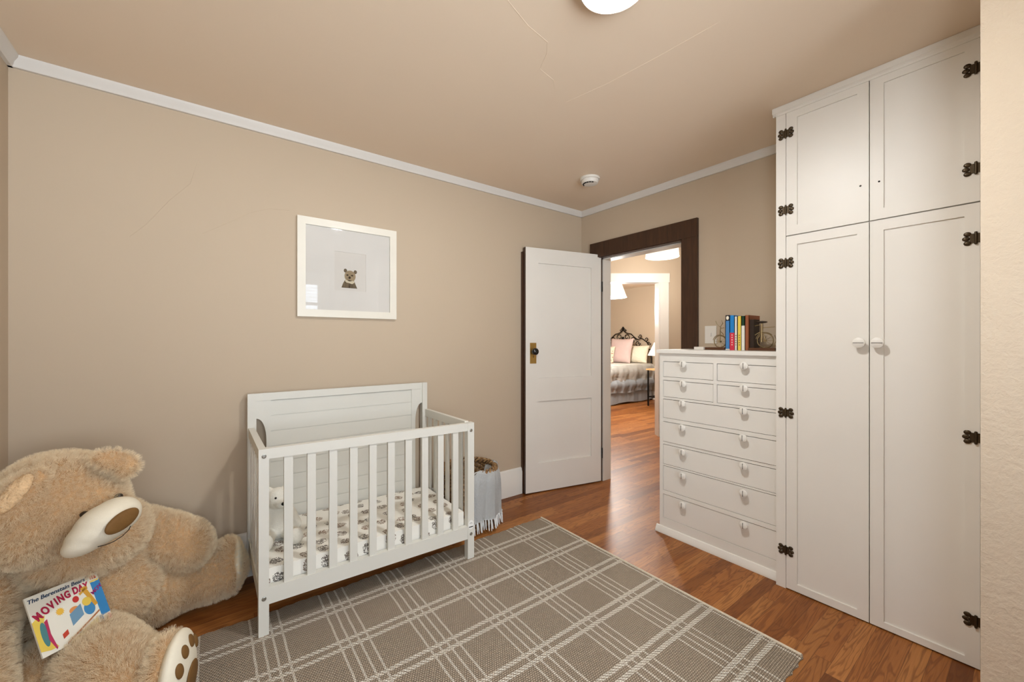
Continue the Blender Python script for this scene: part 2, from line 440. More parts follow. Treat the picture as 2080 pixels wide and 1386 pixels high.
# jamb lining: dark on the room side, white past the stop
struct('trim_6', MB().box(XE - 0.01, XE + 0.045, D1 - 0.012, D1 + 0.005, 0, DZ).box(XE - 0.01, XE + 0.045, D0 - 0.005, D0 + 0.012, 0, DZ).box(XE - 0.01, XE + 0.045, D0, D1, DZ - 0.012, DZ + 0.004), M_dwood)
struct('trim_7', MB().box(XE + 0.045, XE + 0.15, D1 - 0.022, D1 + 0.005, 0, DZ).box(XE + 0.045, XE + 0.15, D0 - 0.005, D0 + 0.022, 0, DZ).box(XE + 0.045, XE + 0.15, D0, D1, DZ - 0.022, DZ + 0.004), M_white, bevel=0.003)

# plaster cracks: thin ridges in the same paint
def ridge(pts, r=0.0011): return MB().tube(pts, r, 5)
struct('trim_8', ridge([(0.55, 1.12, ZC), (0.78, 1.13, ZC), (0.98, 1.2, ZC), (1.10, 1.22, ZC), (1.14, 1.27, ZC), (1.18, 1.36, ZC), (1.28, 1.38, ZC), (1.35, 1.44, ZC)]), M_ceil)
struct('trim_9', ridge([(1.45, 1.47, ZC), (1.5, 1.25, ZC), (1.53, 1.0, ZC), (1.55, 0.75, ZC)]), M_ceil)
struct('trim_10', ridge([(-0.04, YN, 2.20), (-0.07, YN, 2.08), (-0.15, YN, 1.98), (-0.24, YN, 1.84), (-0.30, YN, 1.77)]), M_wall)
struct('trim_11', ridge([(0.38, YN, 2.03), (0.28, YN, 2.02), (0.19, YN, 1.98), (0.08, YN, 1.90), (-0.02, YN, 1.83)]), M_wall)

# ------------------------------------------------------------------ hall and bedroom beyond the doorway
FW = Vector((math.cos(math.radians(53)), math.sin(math.radians(53)), 0)); RT = Vector((FW.y, -FW.x, 0))
def hp(l, d=5.37): v = FW * d + RT * l; return (v.x, v.y)
def hbox(mb, l0, l1, d0, d1, z0, z1):
    M = Matrix(((RT.x, FW.x, 0, 0), (RT.y, FW.y, 0, 0), (0, 0, 1, 0), (0, 0, 0, 1)))
    return mb.box(l0, l1, d0, d1, z0, z1, M=M)
HL, HR = 1.12, 1.955
struct('wall_hall', hbox(hbox(hbox(MB(), 0.2, HL, 5.37, 5.49, 0, ZC), HR, 3.6, 5.37, 5.49, 0, ZC), HL, HR, 5.37, 5.49, 2.06, ZC), M_wall)
c = MB(); hbox(c, HR, HR + 0.12, 5.345, 5.37, 0, 2.045); hbox(c, HL - 0.12, HL, 5.345, 5.37, 0, 2.045); hbox(c, HL - 0.13, HR + 0.13, 5.34, 5.37, 2.045, 2.165)
hbox(c, HR - 0.012, HR, 5.36, 5.5, 0, 2.06); hbox(c, HL, HL + 0.012, 5.36, 5.5, 0, 2.06); hbox(c, HL, HR, 5.36, 5.5, 2.045, 2.06)
struct('trim_12', c, M_white, bevel=0.004)
struct('wall_far', MB().box(7.75, 7.85, 1.2, 8.1, 0, ZC), M_wall)
struct('baseboard_far', MB().box(7.732, 7.75, 1.2, 8.0, 0, 0.18), M_white)
struct('wall_back', MB().box(2.95, 7.85, 8.0, 8.1, 0, ZC), M_wall)
struct('wall_side', MB().box(2.85, 2.95, YN, 8.0, 0, ZC), M_wall)
struct('wall_end', MB().box(2.95, 7.85, 1.1, 1.2, 0, ZC), M_wall)

M_shade = emis('lit_lamp_shade', (255, 246, 230), 0.95)
M_shadeb = emis('lit_shade_bottom', (255, 250, 238), 1.7)
def pendant(name, label, x, y, zb, zt, rb, rt, power):
    t = thing(name, label, 'ceiling lamp', (x, y, zt))
    obj('lamp_shade', MB().lathe([(rb, zb), (rt, zt), (rt - 0.006, zt), (rb - 0.006, zb + 0.001)], Matrix.Translation((x, y, 0)), cap=False), M_shade, t, smooth=40)
    obj('diffuser', MB().lathe([(0.0, zb + 0.012), (rb - 0.012, zb + 0.012), (rb - 0.012, zb + 0.018), (0, zb + 0.018)], Matrix.Translation((x, y, 0)), cap=False), M_shadeb, t, smooth=40)
    obj('finial', MB().ball((x, y, zb + 0.004), 0.011), M_steel, t, smooth=60)
    obj('stem', MB().lathe([(0.012, zt - 0.05), (0.012, ZC - 0.03), (0.06, ZC - 0.03), (0.06, ZC)], Matrix.Translation((x, y, 0))), M_steel, t, smooth=40)
    ld = bpy.data.lights.new('bulb', 'POINT'); ld.energy = power; ld.color = (1, 0.97, 0.92); ld.shadow_soft_size = 0.12
    lo = bpy.data.objects.new('bulb', ld); C.objects.link(lo); lo.parent = t; lo.location = (0, 0, zb - zt - 0.16)
pendant('drum_lamp', 'white drum lamp hanging in the hall, seen at the top of the doorway', 4.133, 2.645, 2.225, 2.43, 0.182, 0.165, HALL * 1.3)
pendant('cone_lamp', 'white tapered lamp hanging in the bedroom, cut by the door edge', 5.42, 4.43, 2.0, 2.25, 0.26, 0.17, HALL * 8)

# bed
M_linen = fabric('white_bed_linen', (224, 222, 216), 30, 0.5, 0.03, 0.9, 0.01)
M_skirt = fabric('blue_grey_bed_skirt', (196, 200, 204), 60, 0.4, 0.05)
bed = thing('bed', 'bed with white ruffled covers and black scrolled iron headboard', 'bed', (6.7, 5.9, 0))
obj('mattress', MB().box(5.75, 7.6, 5.14, 6.7, 0.3, 0.74).bevelled(0.05, 4), M_linen, bed, smooth=60)
def drape(z0, z1, out, amp, n, seed):
    """wavy cloth skirt round the three open sides of the bed; thick so it has two faces"""
    rnd = random.Random(seed); mb = MB(); ph = [rnd.random() * 6 for _ in range(4)]
    path = []
    X0, X1, Y0, Y1 = 5.72 - out, 7.6, 5.12 - out, 6.72 + out
    for i in range(n + 1): path.append((X1 + (X0 - X1) * i / n, Y0, 0, -1))
    for i in range(1, n + 1): path.append((X0, Y0 + (Y1 - Y0) * i / n, -1, 0))
    rows = []
    K = 6
    for k in range(K + 1):
        t = k / K; row = []
        for i, (x, y, nx, ny) in enumerate(path):
            s = i * 0.55
            w_ = amp * (0.3 + 0.7 * t) * (math.sin(s + ph[0]) + 0.6 * math.sin(s * 2.3 + ph[1]))
            w_ += 0.05 * math.sin(PI * min(1, t * 1.3)) * (1 if amp > 0.01 else 0)
            dz = 0.012 * math.sin(s * 0.31 + ph[2]) * t
            row.append(mb.bm.verts.new((x + nx * w_, y + ny * w_, z1 + (z0 - z1) * t + dz)))
        rows.append(row)
    for a, b in zip(rows, rows[1:]):
        for i in range(len(a) - 1): mb.bm.faces.new((a[i], a[i + 1], b[i + 1], b[i]))
    bmesh.ops.solidify(mb.bm, geom=mb.bm.faces[:], thickness=0.006)
    return mb
obj('bed_skirt', drape(0.03, 0.32, 0.0, 0.006, 70, 3), M_skirt, bed, smooth=60)
obj('comforter', drape(0.24, 0.5, 0.03, 0.012, 80, 5), M_skirt, bed, smooth=60)
obj('duvet', drape(0.46, 0.78, 0.04, 0.016, 60, 9).box(5.7, 7.58, 5.1, 6.75, 0.74, 0.79), M_linen, bed, smooth=60)
hb = MB(); hx = 7.66; cy = 5.907
def scroll(y, z, r, a0, turns, s=1, rr=0.009):
    pts = []
    for i in range(28):
        t = i / 27; a = a0 + s * turns * 2 * PI * t; q = r * (1 - 0.75 * t)
        pts.append((hx, y + q * math.cos(a), z + q * math.sin(a)))
    hb.tube(pts, rr, 6)
for sgn in (1, -1):
    def Y(d): return cy - sgn * d
    hb.tube([(hx, Y(d), z) for d, z in ((0.0, 1.55), (0.06, 1.47), (0.14, 1.44), (0.22, 1.43), (0.30, 1.36), (0.40, 1.30), (0.50, 1.33), (0.60, 1.27), (0.68, 1.2))], 0.011, 6)
    hb.tube([(hx, Y(d), z) for d, z in ((0.0, 1.16), (0.2, 1.17), (0.4, 1.15), (0.6, 1.12), (0.72, 1.08))], 0.010, 6)
    hb.tube([(hx, Y(0.74), 0.0), (hx, Y(0.74), 1.1)], 0.014, 8)
    a = PI if sgn > 0 else 0
    scroll(Y(0.10), 1.36, 0.085, a + PI / 2 * sgn, 1.2, -sgn); scroll(Y(0.11), 1.24, 0.08, a, 1.2, sgn)
    scroll(Y(0.27), 1.28, 0.08, a, 1.2, -sgn); scroll(Y(0.40), 1.22, 0.07, a, 1.2, sgn)
    scroll(Y(0.46), 1.38, 0.05, a + PI, 1.1, -sgn); scroll(Y(0.62), 1.31, 0.055, a + PI, 1.1, -sgn); scroll(Y(0.68), 1.22, 0.05, a, 1.1, sgn)
    scroll(Y(0.04), 1.53, 0.045, a, 1.1, sgn)
hb.ball((hx, cy, 1.57), (0.02, 0.03, 0.03)); hb.ball((hx, cy, 1.31), (0.02, 0.04, 0.06))
obj('headboard', hb, M_black, bed, smooth=60)

def cushion(name, label, c, w_, h_, d_, yaw, lean, m, group=None):
    mb = MB(); n = 14; A, B = [], []
    for j in range(n + 1):
        ra, rb = [], []
        for i in range(n + 1):
            u, v = i / n * 2 - 1, j / n * 2 - 1
            k = max(0.0, (1 - abs(u) ** 2.6) * (1 - abs(v) ** 2.6)) ** 0.55 * d_ / 2 + 0.004
            pu = u * w_ / 2 * (1 - 0.07 * (1 - v * v)); pv = v * h_ / 2 * (1 - 0.07 * (1 - u * u))
            ra.append(mb.bm.verts.new((k, pu, pv))); rb.append(mb.bm.verts.new((-k, pu, pv)))
        A.append(ra); B.append(rb)
    for R_, fl in ((A, 0), (B, 1)):
        for j in range(n):
            for i in range(n):
                q = [R_[j][i], R_[j][i + 1], R_[j + 1][i + 1], R_[j + 1][i]]
                mb.bm.faces.new(q[::-1] if fl else q)
    ring = [(0, i) for i in range(n)] + [(j, n) for j in range(n)] + [(n, n - i) for i in range(n)] + [(n - j, 0) for j in range(n)]
    for (a, b), (c_, d2) in zip(ring, ring[1:] + ring[:1]): mb.bm.faces.new((A[a][b], A[c_][d2], B[c_][d2], B[a][b]))
    o = obj(name, mb, m, smooth=80); o.location = c; o.rotation_euler = (0, lean, yaw)
    return tag(o, label, 'pillow', group)
M_pink = fabric('dusty_pink_satin', (206, 182, 176), 30, 0.35, 0.04, 0.6, 0.01)
M_cream = fabric('cream_quilted', (236, 228, 206), 26, 0.8, 0.03, 0.9, 0.02)
cushion('pillow', 'cream quilted pillow leaning on the iron headboard, behind the pink one', (7.50, 5.42, 0.985), 0.55, 0.40, 0.18, 0.06, 0.30, M_cream)
cushion('pillow', 'large dusty pink square pillow on the bed', (7.25, 5.66, 1.06), 0.56, 0.56, 0.15, 0.12, 0.30, M_pink)
def print_mat():
    N = NT('patterned_cushion'); co = N.coord()
    vo = N.n('ShaderNodeTexVoronoi'); N.put(vo.inputs['Vector'], co); vo.inputs['Scale'].default_value = 22
    N.col(N.ramp(vo.outputs['Distance'], [(0.28, lin((176, 132, 108))), (0.34, lin((228, 214, 190)))])); N.set(Roughness=0.9); return N.m
cushion('pillow', 'small cream and rust patterned pillow in front, cut by the door frame', (7.02, 5.88, 0.97), 0.42, 0.38, 0.13, 0.2, 0.28, print_mat())

ns = thing('nightstand', 'small black metal leg nightstand with tan wood top beside the bed', 'nightstand', (7.12, 4.58, 0))
for x, y in ((6.9, 4.45), (7.35, 4.45), (6.9, 4.72), (7.35, 4.72)):
    obj('leg', MB().box(x - 0.012, x + 0.012, y - 0.012, y + 0.012, 0, 0.70), M_black, ns, bevel=0.002)
obj('shelf', MB().box(6.9, 7.35, 4.45, 4.72, 0.17, 0.19), M_black, ns)
M_lwood = plain('light_tan_wood', (196, 160, 112), 0.4, nscale=40)
obj('tabletop', MB().box(6.87, 7.38, 4.42, 4.75, 0.70, 0.73), M_lwood, ns, bevel=0.004)
tl = thing('table_lamp', 'small lit table lamp with white bell shade on nightstand', 'table lamp', (7.1, 4.62, 0.731))
T = Matrix.Translation((7.1, 4.62, 0))
obj('lamp_base', MB().lathe([(0.07, 0.731), (0.075, 0.75), (0.05, 0.78), (0.06, 0.86), (0.05, 0.95), (0.02, 0.985), (0.012, 1.02)], T), M_white, tl, smooth=50)
obj('lamp_shade', MB().lathe([(0.205, 0.985), (0.17, 1.06), (0.12, 1.16), (0.085, 1.24), (0.08, 1.24), (0.2, 0.988)], T, cap=False), M_shade, tl, smooth=50)

# ------------------------------------------------------------------ the open door
HX, HY = 2.835, 2.427; FX, FY = 2.094, 2.591
dv = Vector((FX - HX, FY - HY, 0)); DW = dv.length
door = thing('door_1', 'x', 'x', (HX, HY, 0.01), rot=(0, 0, math.atan2(dv.y, dv.x)))
del door['label'], door['category']; door['kind'] = 'structure'
# local: x along the leaf from the hinge, +y away from the room (leaf thickness goes to -y), z up
s_ = -1   # after this rotation local +y points to the room side when s_ = +1
TH = 0.04; ZT = 2.037
nrm = Vector((-dv.y, dv.x, 0)).normalized()      # local +y in the world
back = 1 if nrm.y > 0 else -1                    # the wall lies on +Y: thickness grows that way
def leaf_box(mb, x0, x1, d0, d1, z0, z1): return mb.box(x0, x1, min(back * d0, back * d1), max(back * d0, back * d1), z0, z1)
st = 0.105
lf = MB()
leaf_box(lf, 0, st, 0, TH, 0, ZT); leaf_box(lf, DW - 0.118, DW, 0, TH, 0, ZT)
leaf_box(lf, st, DW - 0.118, 0, TH, 0, 0.235); leaf_box(lf, st, DW - 0.118, 0, TH, 0.755, 0.95); leaf_box(lf, st, DW - 0.118, 0, TH, ZT - 0.125, ZT)
obj('door_frame', lf, M_white, door, local=True)
for z0, z1 in ((0.235, 0.755), (0.95, ZT - 0.125)):
    pn = MB(); leaf_box(pn, st - 0.004, DW - 0.114, 0.014, TH - 0.012, z0 - 0.004, z1 + 0.004)
    obj('panel', pn, M_white, door, local=True)
ed = MB(); leaf_box(ed, DW, DW + 0.002, 0.001, TH + 0.001, 0, ZT); leaf_box(ed, 0.0, DW, TH, TH + 0.001, 0, ZT)
o = obj('door_edge', ed, M_dwood, door, local=True); o['label'] = 'dark unpainted door edge'
kx = DW - 0.065; kz = 1.27 - 0.082 - 0.01 - 0.005
pl = MB(); leaf_box(pl, kx - 0.032, kx + 0.026, -0.004, 0, kz - 0.10, kz + 0.072); pl.bevelled(0.002)
leaf_box(pl, kx - 0.006, kx - 0.001, -0.0046, -0.003, kz - 0.052, kz - 0.036, )
o = obj('door_plate', pl, M_brass, door, smooth=30, local=True); o['label'] = 'aged brass plate with keyhole'
hole = MB(); leaf_box(hole, kx - 0.0055, kx - 0.0015, -0.0052, -0.004, kz - 0.052, kz - 0.036); obj('keyhole', hole, M_dark, o, local=True)
kb = MB().lathe([(0.012, 0), (0.011, 0.022), (0.02, 0.028), (0.029, 0.04), (0.029, 0.05), (0.022, 0.06), (0.0, 0.064)],
                Matrix.Translation((kx, -back * 0.003, kz)) @ Matrix.Rotation(PI / 2 * back, 4, 'X'))
M_knob = plain('black_glazed_knob', (16, 18, 18), 0.12, nstr=0, var=0.02, spec=0.6)
o = obj('door_knob', kb, M_knob, door, smooth=60, local=True); o['label'] = 'glossy black round knob'
for hz in (0.25, 1.75):
    obj('hinge', MB().lathe([(0.007, -0.045), (0.007, 0.045)], Matrix.Translation((-0.006, -back * 0.004, hz)), seg=12), M_dark, door, local=True)

# ------------------------------------------------------------------ ceiling light and smoke detector
LX, LY = 1.074, 0.866
cl = thing('ceiling_light', 'round white flush ceiling light, lit, at the top of the picture', 'ceiling light', (LX, LY, ZC))
T = Matrix.Translation((LX, LY, ZC))
obj('rim', MB().lathe([(0.118, 0), (0.120, -0.012), (0.116, -0.03), (0.108, -0.04), (0.094, -0.036), (0.088, -0.028), (0.088, 0)], T, seg=48), M_white, cl, smooth=50)
M_dome = emis('lit_glass_dome', (248, 250, 250), LAMP)
obj('glass_dome', MB().lathe([(0.088, -0.03), (0.084, -0.036), (0.068, -0.042), (0.04, -0.046), (0.0, -0.047)], T, seg=48, cap=False), M_dome, cl, smooth=60)
sd = thing('smoke_detector', 'small white round smoke detector on the ceiling near the corner', 'smoke detector', (2.267, 2.049, ZC))
T = Matrix.Translation((2.267, 2.049, ZC))
obj('base', MB().lathe([(0.072, 0), (0.074, -0.006), (0.072, -0.016), (0.064, -0.018), (0.064, 0)], T, seg=40), M_white, sd, smooth=40)
obj('cover', MB().lathe([(0.063, -0.014), (0.064, -0.03), (0.058, -0.042), (0.03, -0.048), (0, -0.049)], T, seg=40), M_white, sd, smooth=40)
vt = MB()
for i in range(7):
    a = math.radians(205 + i * 22)
    vt.box(-0.007, 0.007, -0.003, 0.003, -0.004, 0.004, M=T @ Matrix.Rotation(a, 4, 'Z') @ Matrix.Translation((0, -0.047, -0.0455)) @ Matrix.Rotation(0.45, 4, 'X'))
obj('vent', vt, M_dark, sd)

# ------------------------------------------------------------------ rug
RX0, RX1, RY0, RY1 = -0.50, 1.916, 0.592, 2.185
rg = MB(); n, m_ = 120, 80; G = []
for j in range(m_ + 1):
    row = []
    for i in range(n + 1):
        u, v = i / n, j / m_
        x = RX0 + (RX1 - RX0) * u; y = RY0 + (RY1 - RY0) * v
        if j in (0, m_): y += 0.004 * math.sin(i * 2.1) + 0.004 * math.sin(i * 0.37 + j)
        if i in (0, n): x += 0.003 * math.sin(j * 1.7)
        z = 0.0095 if (0 < i < n and 0 < j < m_) else 0.006
        row.append(rg.bm.verts.new((x, y, z)))
    G.append(row)
for j in range(m_):
    for i in range(n): rg.bm.faces.new((G[j][i], G[j][i + 1], G[j + 1][i + 1], G[j + 1][i]))
be = [e for e in rg.bm.edges if e.is_boundary]
r_ = bmesh.ops.extrude_edge_only(rg.bm, edges=be)
for v in [q for q in r_['geom'] if isinstance(q, bmesh.types.BMVert)]: v.co.z = 0.0005
rug = thing('rug', 'taupe woven rug with cream plaid lines on the wood floor', 'rug', (0.7, 1.4, 0))
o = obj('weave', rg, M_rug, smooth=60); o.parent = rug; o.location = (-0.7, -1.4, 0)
o = obj('bound_edge', MB().tube([(RX1 - 0.012, y, 0.009) for y in [RY0 + 0.004 + (RY1 - RY0 - 0.008) * i / 30 for i in range(31)]], 0.0065, 8),
        fabric('cream_binding', (206, 194, 174), 220, 0.9, 0.1, 0.95), rug, smooth=60); o['label'] = 'cream bound end of the rug'

# ------------------------------------------------------------------ crib
crib = thing('crib', 'pale grey slatted wooden baby crib against the tan wall', 'crib', (0.707, 2.3, 0))
YF = 2.015; ZR = 0.807
def cpart(name, mb, bevel=0.004): return obj(name, mb, M_crib, crib, bevel=bevel)
for x0, x1 in ((0.173, 0.2115), (1.2, 1.242)):
    cpart('leg', MB().box(x0, x1, YF, YF + 0.038, 0.0095, ZR - (0.0 if x0 < 1 else 0.012)))
for x0, x1 in ((0.172, 0.2125), (1.181, 1.216)):
    cpart('leg', MB().box(x0, x1, 2.59, 2.63, 0.0, 0.983))
def bar(x0, x1, za, zb_, y0, y1, h):   # a rail that may drop a little from left to right
    mb = MB().box(x0, x1, y0, y1, 0, h)
    for v in mb.bm.verts: v.co.z += za if v.co.x < (x0 + x1) / 2 else zb_
    return mb
cpart('front_top_rail', bar(0.2115, 1.2, 0.763, 0.75, YF + 0.003, YF + 0.033, 0.044))
cpart('front_bottom_rail', bar(0.2115, 1.2, 0.137, 0.125, YF + 0.003, YF + 0.033, 0.072))
gp = 0.058; sw = (1.2 - 0.2115 - 11 * gp) / 10
for i in range(10):
    x0 = 0.2115 + gp + i * (sw + gp)
    cpart('slat', MB().box(x0, x0 + sw, YF + 0.008, YF + 0.026, 0.19, 0.77), 0.003)
for x0, x1 in ((0.176, 0.204), (1.200, 1.226)):
    cpart('side_rail', MB().box(x0, x1, YF + 0.038, 2.59, 0.752, 0.80), 0.008)
    cpart('side_rail', MB().box(x0, x1, YF + 0.038, 2.59, 0.137, 0.205))
    for i in range(6):
        y0 = YF + 0.038 + 0.05 + i * 0.084
        cpart('slat', MB().box(x0 + 0.006, x1 - 0.006, y0, y0 + 0.034, 0.19, 0.76), 0.003)
cpart('headboard_rail', MB().box(0.2125, 1.181, 2.597, 2.622, 0.942, 0.983))
for a, b in ((0.2125, 0.281), (1.181, 1.106)):
    s = 1 if b > a else -1
    pts = [(a, 0.942), (b, 0.942), (b, 0.12), (a + s * 0.048, 0.12), (a + s * 0.048, 0.72)]
    for i in range(9):
        t = i / 8 * PI / 2
        pts.append((a + s * 0.048 * math.cos(t) ** 0.9, 0.72 + 0.125 * math.sin(t)))
    if s > 0: pts = pts[::-1]
    cpart('headboard_stile', MB().prism(pts, 0.02, M=Matrix(((1, 0, 0, 0), (0, 0, 1, 2.6), (0, 1, 0, 0), (0, 0, 0, 1)))), 0.0)
pb = MB(); zz = 0.94
for i in range(9):
    pb.box(0.281, 1.106, 2.606, 2.618, zz - 0.083, zz - 0.0015); zz -= 0.0865
pb.box(0.281, 1.106, 2.6095, 2.617, zz, 0.94)
cpart('headboard_panel', pb, 0.0)
cpart('back_rail', MB().box(0.2125, 1.181, 2.6, 2.62, 0.10, 0.16))
cpart('mattress_support', MB().box(0.21, 1.2, YF + 0.036, 2.588, 0.13, 0.15), 0)
for x, z in ((0.193, 0.777), (0.193, 0.168), (1.221, 0.752), (1.221, 0.152)):
    obj('bolt', MB().lathe([(0.009, 0), (0.009, 0.002), (0.006, 0.003), (0.005, 0.0015), (0, 0.0015)], Matrix.Translation((x, YF, z)) @ Matrix.Rotation(PI / 2, 4, 'X'), seg=20), M_steel, crib, smooth=40)
sk = MB().lathe([(0.02, 0), (0.02, 0.0008), (0, 0.0008)], Matrix.Translation((1.2205, YF, 0.205)) @ Matrix.Rotation(PI / 2, 4, 'X') @ Matrix.Diagonal((0.92, 1.35, 1, 1)), seg=32)
sk.box(1.207, 1.234, YF - 0.0014, YF, 0.190, 0.195, mi=1)
sk.tube([(1.2205 + 0.008 * math.cos(a), YF - 0.0008, 0.209 + 0.007 * math.sin(a)) for a in [0.3 + i * 0.25 for i in range(11)]], 0.0009, 5, mi=1)
o = obj('safety_sticker', sk, [plain('sticker_white', (240, 240, 236), 0.5, nstr=0), M_dark], crib); o['label'] = 'small white oval sticker with black mark'

ms = MB().box(0.215, 1.196, YF + 0.042, 2.585, 0.151, 0.272).bevelled(0.03, 5)
tag(obj('crib_mattress', ms, M_sheet, smooth=60), 'white crib mattress in printed sheet with small brown animal figures', 'mattress')

# white toy bear in the crib
tb = thing('toy_bear', 'small white plush bear sitting in the crib corner behind the slats', 'stuffed toy', (0.283, 2.34, 0.272))
b = MB(); bx, by, bz = 0.283, 2.345, 0.272
b.ball((bx, by, bz + 0.082), (0.062, 0.058, 0.084)); b.ball((bx, by - 0.005, bz + 0.205), (0.052, 0.05, 0.054))
b.ball((bx + 0.012, by - 0.05, bz + 0.19), (0.03, 0.032, 0.026))
for s in (1, -1):
    b.ball((bx + s * 0.04, by + 0.004, bz + 0.25), (0.02, 0.012, 0.02))
    b.chain([(bx + s * 0.05, by - 0.01, bz + 0.14, 0.026), (bx + s * 0.075, by - 0.05, bz + 0.075, 0.028)])
    b.chain([(bx + s * 0.04, by - 0.03, bz + 0.04, 0.036), (bx + s * 0.062, by - 0.11, bz + 0.036, 0.034)])
    b.ball((bx + s * 0.064, by - 0.125, bz + 0.042), (0.034, 0.022, 0.042))
remesh(obj('body', b, M_toy, tb), 0.006, 5)
obj('nose', MB().ball((bx + 0.018, by - 0.082, bz + 0.197), (0.012, 0.008, 0.009)), M_black, tb, smooth=60)
for dx in (-0.014, 0.036): obj('eye', MB().ball((bx + dx, by - 0.05, bz + 0.222), 0.005), M_black, tb, smooth=60)

# ------------------------------------------------------------------ basket and throw
bk = thing('wicker_basket', 'brown round wicker basket between crib and door', 'basket', (1.46, 2.44, 0))
mb = MB(); BX, BY, BH = 1.46, 2.44, 0.385
NR = 19
for k in range(NR):
    z = 0.012 + k * (BH - 0.03) / (NR - 1); R0 = 0.145 + 0.035 * k / (NR - 1)
    mb.tube([(BX + (R0 + 0.006 * math.sin(13 * a + (k % 2) * PI)) * math.cos(a), BY + (R0 + 0.006 * math.sin(13 * a + (k % 2) * PI)) * math.sin(a), z) for a in [2 * PI * i / 78 for i in range(78)]], 0.0105, 6, closed=True)
mb.lathe([(0.15, 0), (0.15, 0.015)], Matrix.Translation((BX, BY, 0)))
obj('body', mb, M_wicker, bk, smooth=60)
rm = MB()
for ph in range(3):
    rm.tube([(BX + (0.182 + 0.014 * math.cos(11 * a + ph * 2.1)) * math.cos(a), BY + (0.182 + 0.014 * math.cos(11 * a + ph * 2.1)) * math.sin(a), BH + 0.002 + 0.014 * math.sin(11 * a + ph * 2.1)) for a in [2 * PI * i / 132 for i in range(132)]], 0.0095, 6, closed=True)
obj('braided_rim', rm, M_wicker, bk, smooth=60)
th = thing('throw_blanket', 'pale blue grey knitted throw with fringe draped over the wicker basket', 'blanket', (1.55, 2.30, 0))
mb = MB(); rows = []; A0, A1, NA = math.radians(-112), math.radians(12), 46
prof = [(0.12, 0.20), (0.14, 0.30), (0.165, 0.37), (0.185, 0.40), (0.21, 0.385), (0.218, 0.33), (0.22, 0.25), (0.222, 0.18), (0.226, 0.11)]
for k, (r, z) in enumerate(prof):
    row = []
    for i in range(NA + 1):
        a = A0 + (A1 - A0) * i / NA
        fold = 0.007 * math.sin(i * 0.55) * min(1, max(0, k - 2) / 4) + 0.003 * math.sin(i * 1.3 + k)
        row.append(mb.bm.verts.new((BX + (r + fold) * math.cos(a), BY + (r + fold) * math.sin(a), z + 0.006 * math.sin(i * 0.4) - (0.03 * (1 - i / NA) if k > 5 else 0) + 0.01 * math.sin(i * 0.21))))
    rows.append(row)
for a_, b_ in zip(rows, rows[1:]):
    for i in range(NA): mb.bm.faces.new((a_[i], a_[i + 1], b_[i + 1], b_[i]))
edge = [v.co.copy() for v in rows[-1]]
bmesh.ops.solidify(mb.bm, geom=mb.bm.faces[:], thickness=0.008)
obj('knit', mb, M_throw, th, smooth=60)
fr = MB(); rnd = random.Random(4)
for i in range(0, NA + 1, 2):
    for q in range(3):
        p = edge[i] + Vector((rnd.uniform(-0.004, 0.004), rnd.uniform(-0.004, 0.004), 0.004)); L = rnd.uniform(0.06, 0.075)
        dx, dy = rnd.uniform(-0.012, 0.012), rnd.uniform(-0.012, 0.012)
        fr.tube([p, p + Vector((dx * 0.4, dy * 0.4, -L * 0.4)), p + Vector((dx, dy, -L))], [0.004, 0.0045, 0.0025], 5)
obj('fringe', fr, M_throw, th, smooth=60)

# ------------------------------------------------------------------ picture on the wall
pf = thing('framed_picture', 'square white frame with a small bear portrait on the tan wall', 'picture', (0.716, YN, 1.71))
PX0, PX1, PZ0, PZ1 = 0.418, 1.013, 1.415, 2.006; fwid = 0.044
mb = MB()
for x0, x1, z0, z1 in ((PX0, PX0 + fwid, PZ0, PZ1), (PX1 - fwid, PX1, PZ0, PZ1), (PX0 + fwid, PX1 - fwid, PZ0, PZ0 + fwid), (PX0 + fwid, PX1 - fwid, PZ1 - fwid, PZ1)):
    mb.box(x0, x1, YN - 0.024, YN - 0.001, z0, z1)
obj('frame', mb, plain('ivory_frame_paint', (230, 225, 212), 0.35, nstr=0.05), pf, bevel=0.004)
mb = MB(); ix0, ix1, iz0, iz1 = PX0 + fwid - 0.002, PX1 - fwid + 0.002, PZ0 + fwid - 0.002, PZ1 - fwid + 0.002
wx0, wx1, wz0, wz1 = 0.625, 0.815, 1.585, 1.825
for x0, x1, z0, z1 in ((ix0, wx0, iz0, iz1), (wx1, ix1, iz0, iz1), (wx0, wx1, iz0, wz0), (wx0, wx1, wz1, iz1)):
    mb.box(x0, x1, YN - 0.010, YN - 0.006, z0, z1)
obj('mat', mb, plain('mat_board', (222, 215, 206), 0.9, nstr=0.05), pf)
obj('print', MB().box(wx0, wx1, YN - 0.0065, YN - 0.004, wz0, wz1), plain('print_paper', (218, 210, 200), 0.9, nstr=0.05), pf)
def art_mat(a, b_): 
    N = NT('ink_brown'); N.col(N.mix(N.noise(N.coord('Object', (90, 90, 40)), 1, 5), lin(a), lin(b_))); N.set(Roughness=0.9); return N.m
AB, AF, AD, AC = art_mat((56, 48, 36), (128, 108, 82)), art_mat((132, 112, 84), (176, 154, 122)), art_mat((50, 36, 20), (70, 52, 32)), art_mat((206, 190, 158), (216, 202, 174))
bcx, bz0 = 0.714, 1.603; k = 0.0001
def art(pts, d, mi): # flat printed shape on the paper
    return [(bcx + x, bz0 + z) for x, z in pts], d, mi
mb = MB(); PMx = lambda d: Matrix(((1, 0, 0, 0), (0, 0, -1, YN - 0.0065 - d + 0.0001), (0, 1, 0, 0), (0, 0, 0, 1)))
def shape(pts, d, mi): mb.prism([(bcx + x, bz0 + z) for x, z in pts], 0.0003, mi, PMx(d))
def disc(x, z, rx, rz, d, mi): shape([(x + rx * math.cos(2 * PI * i / 24), z + rz * math.sin(2 * PI * i / 24)) for i in range(24)], d, mi)
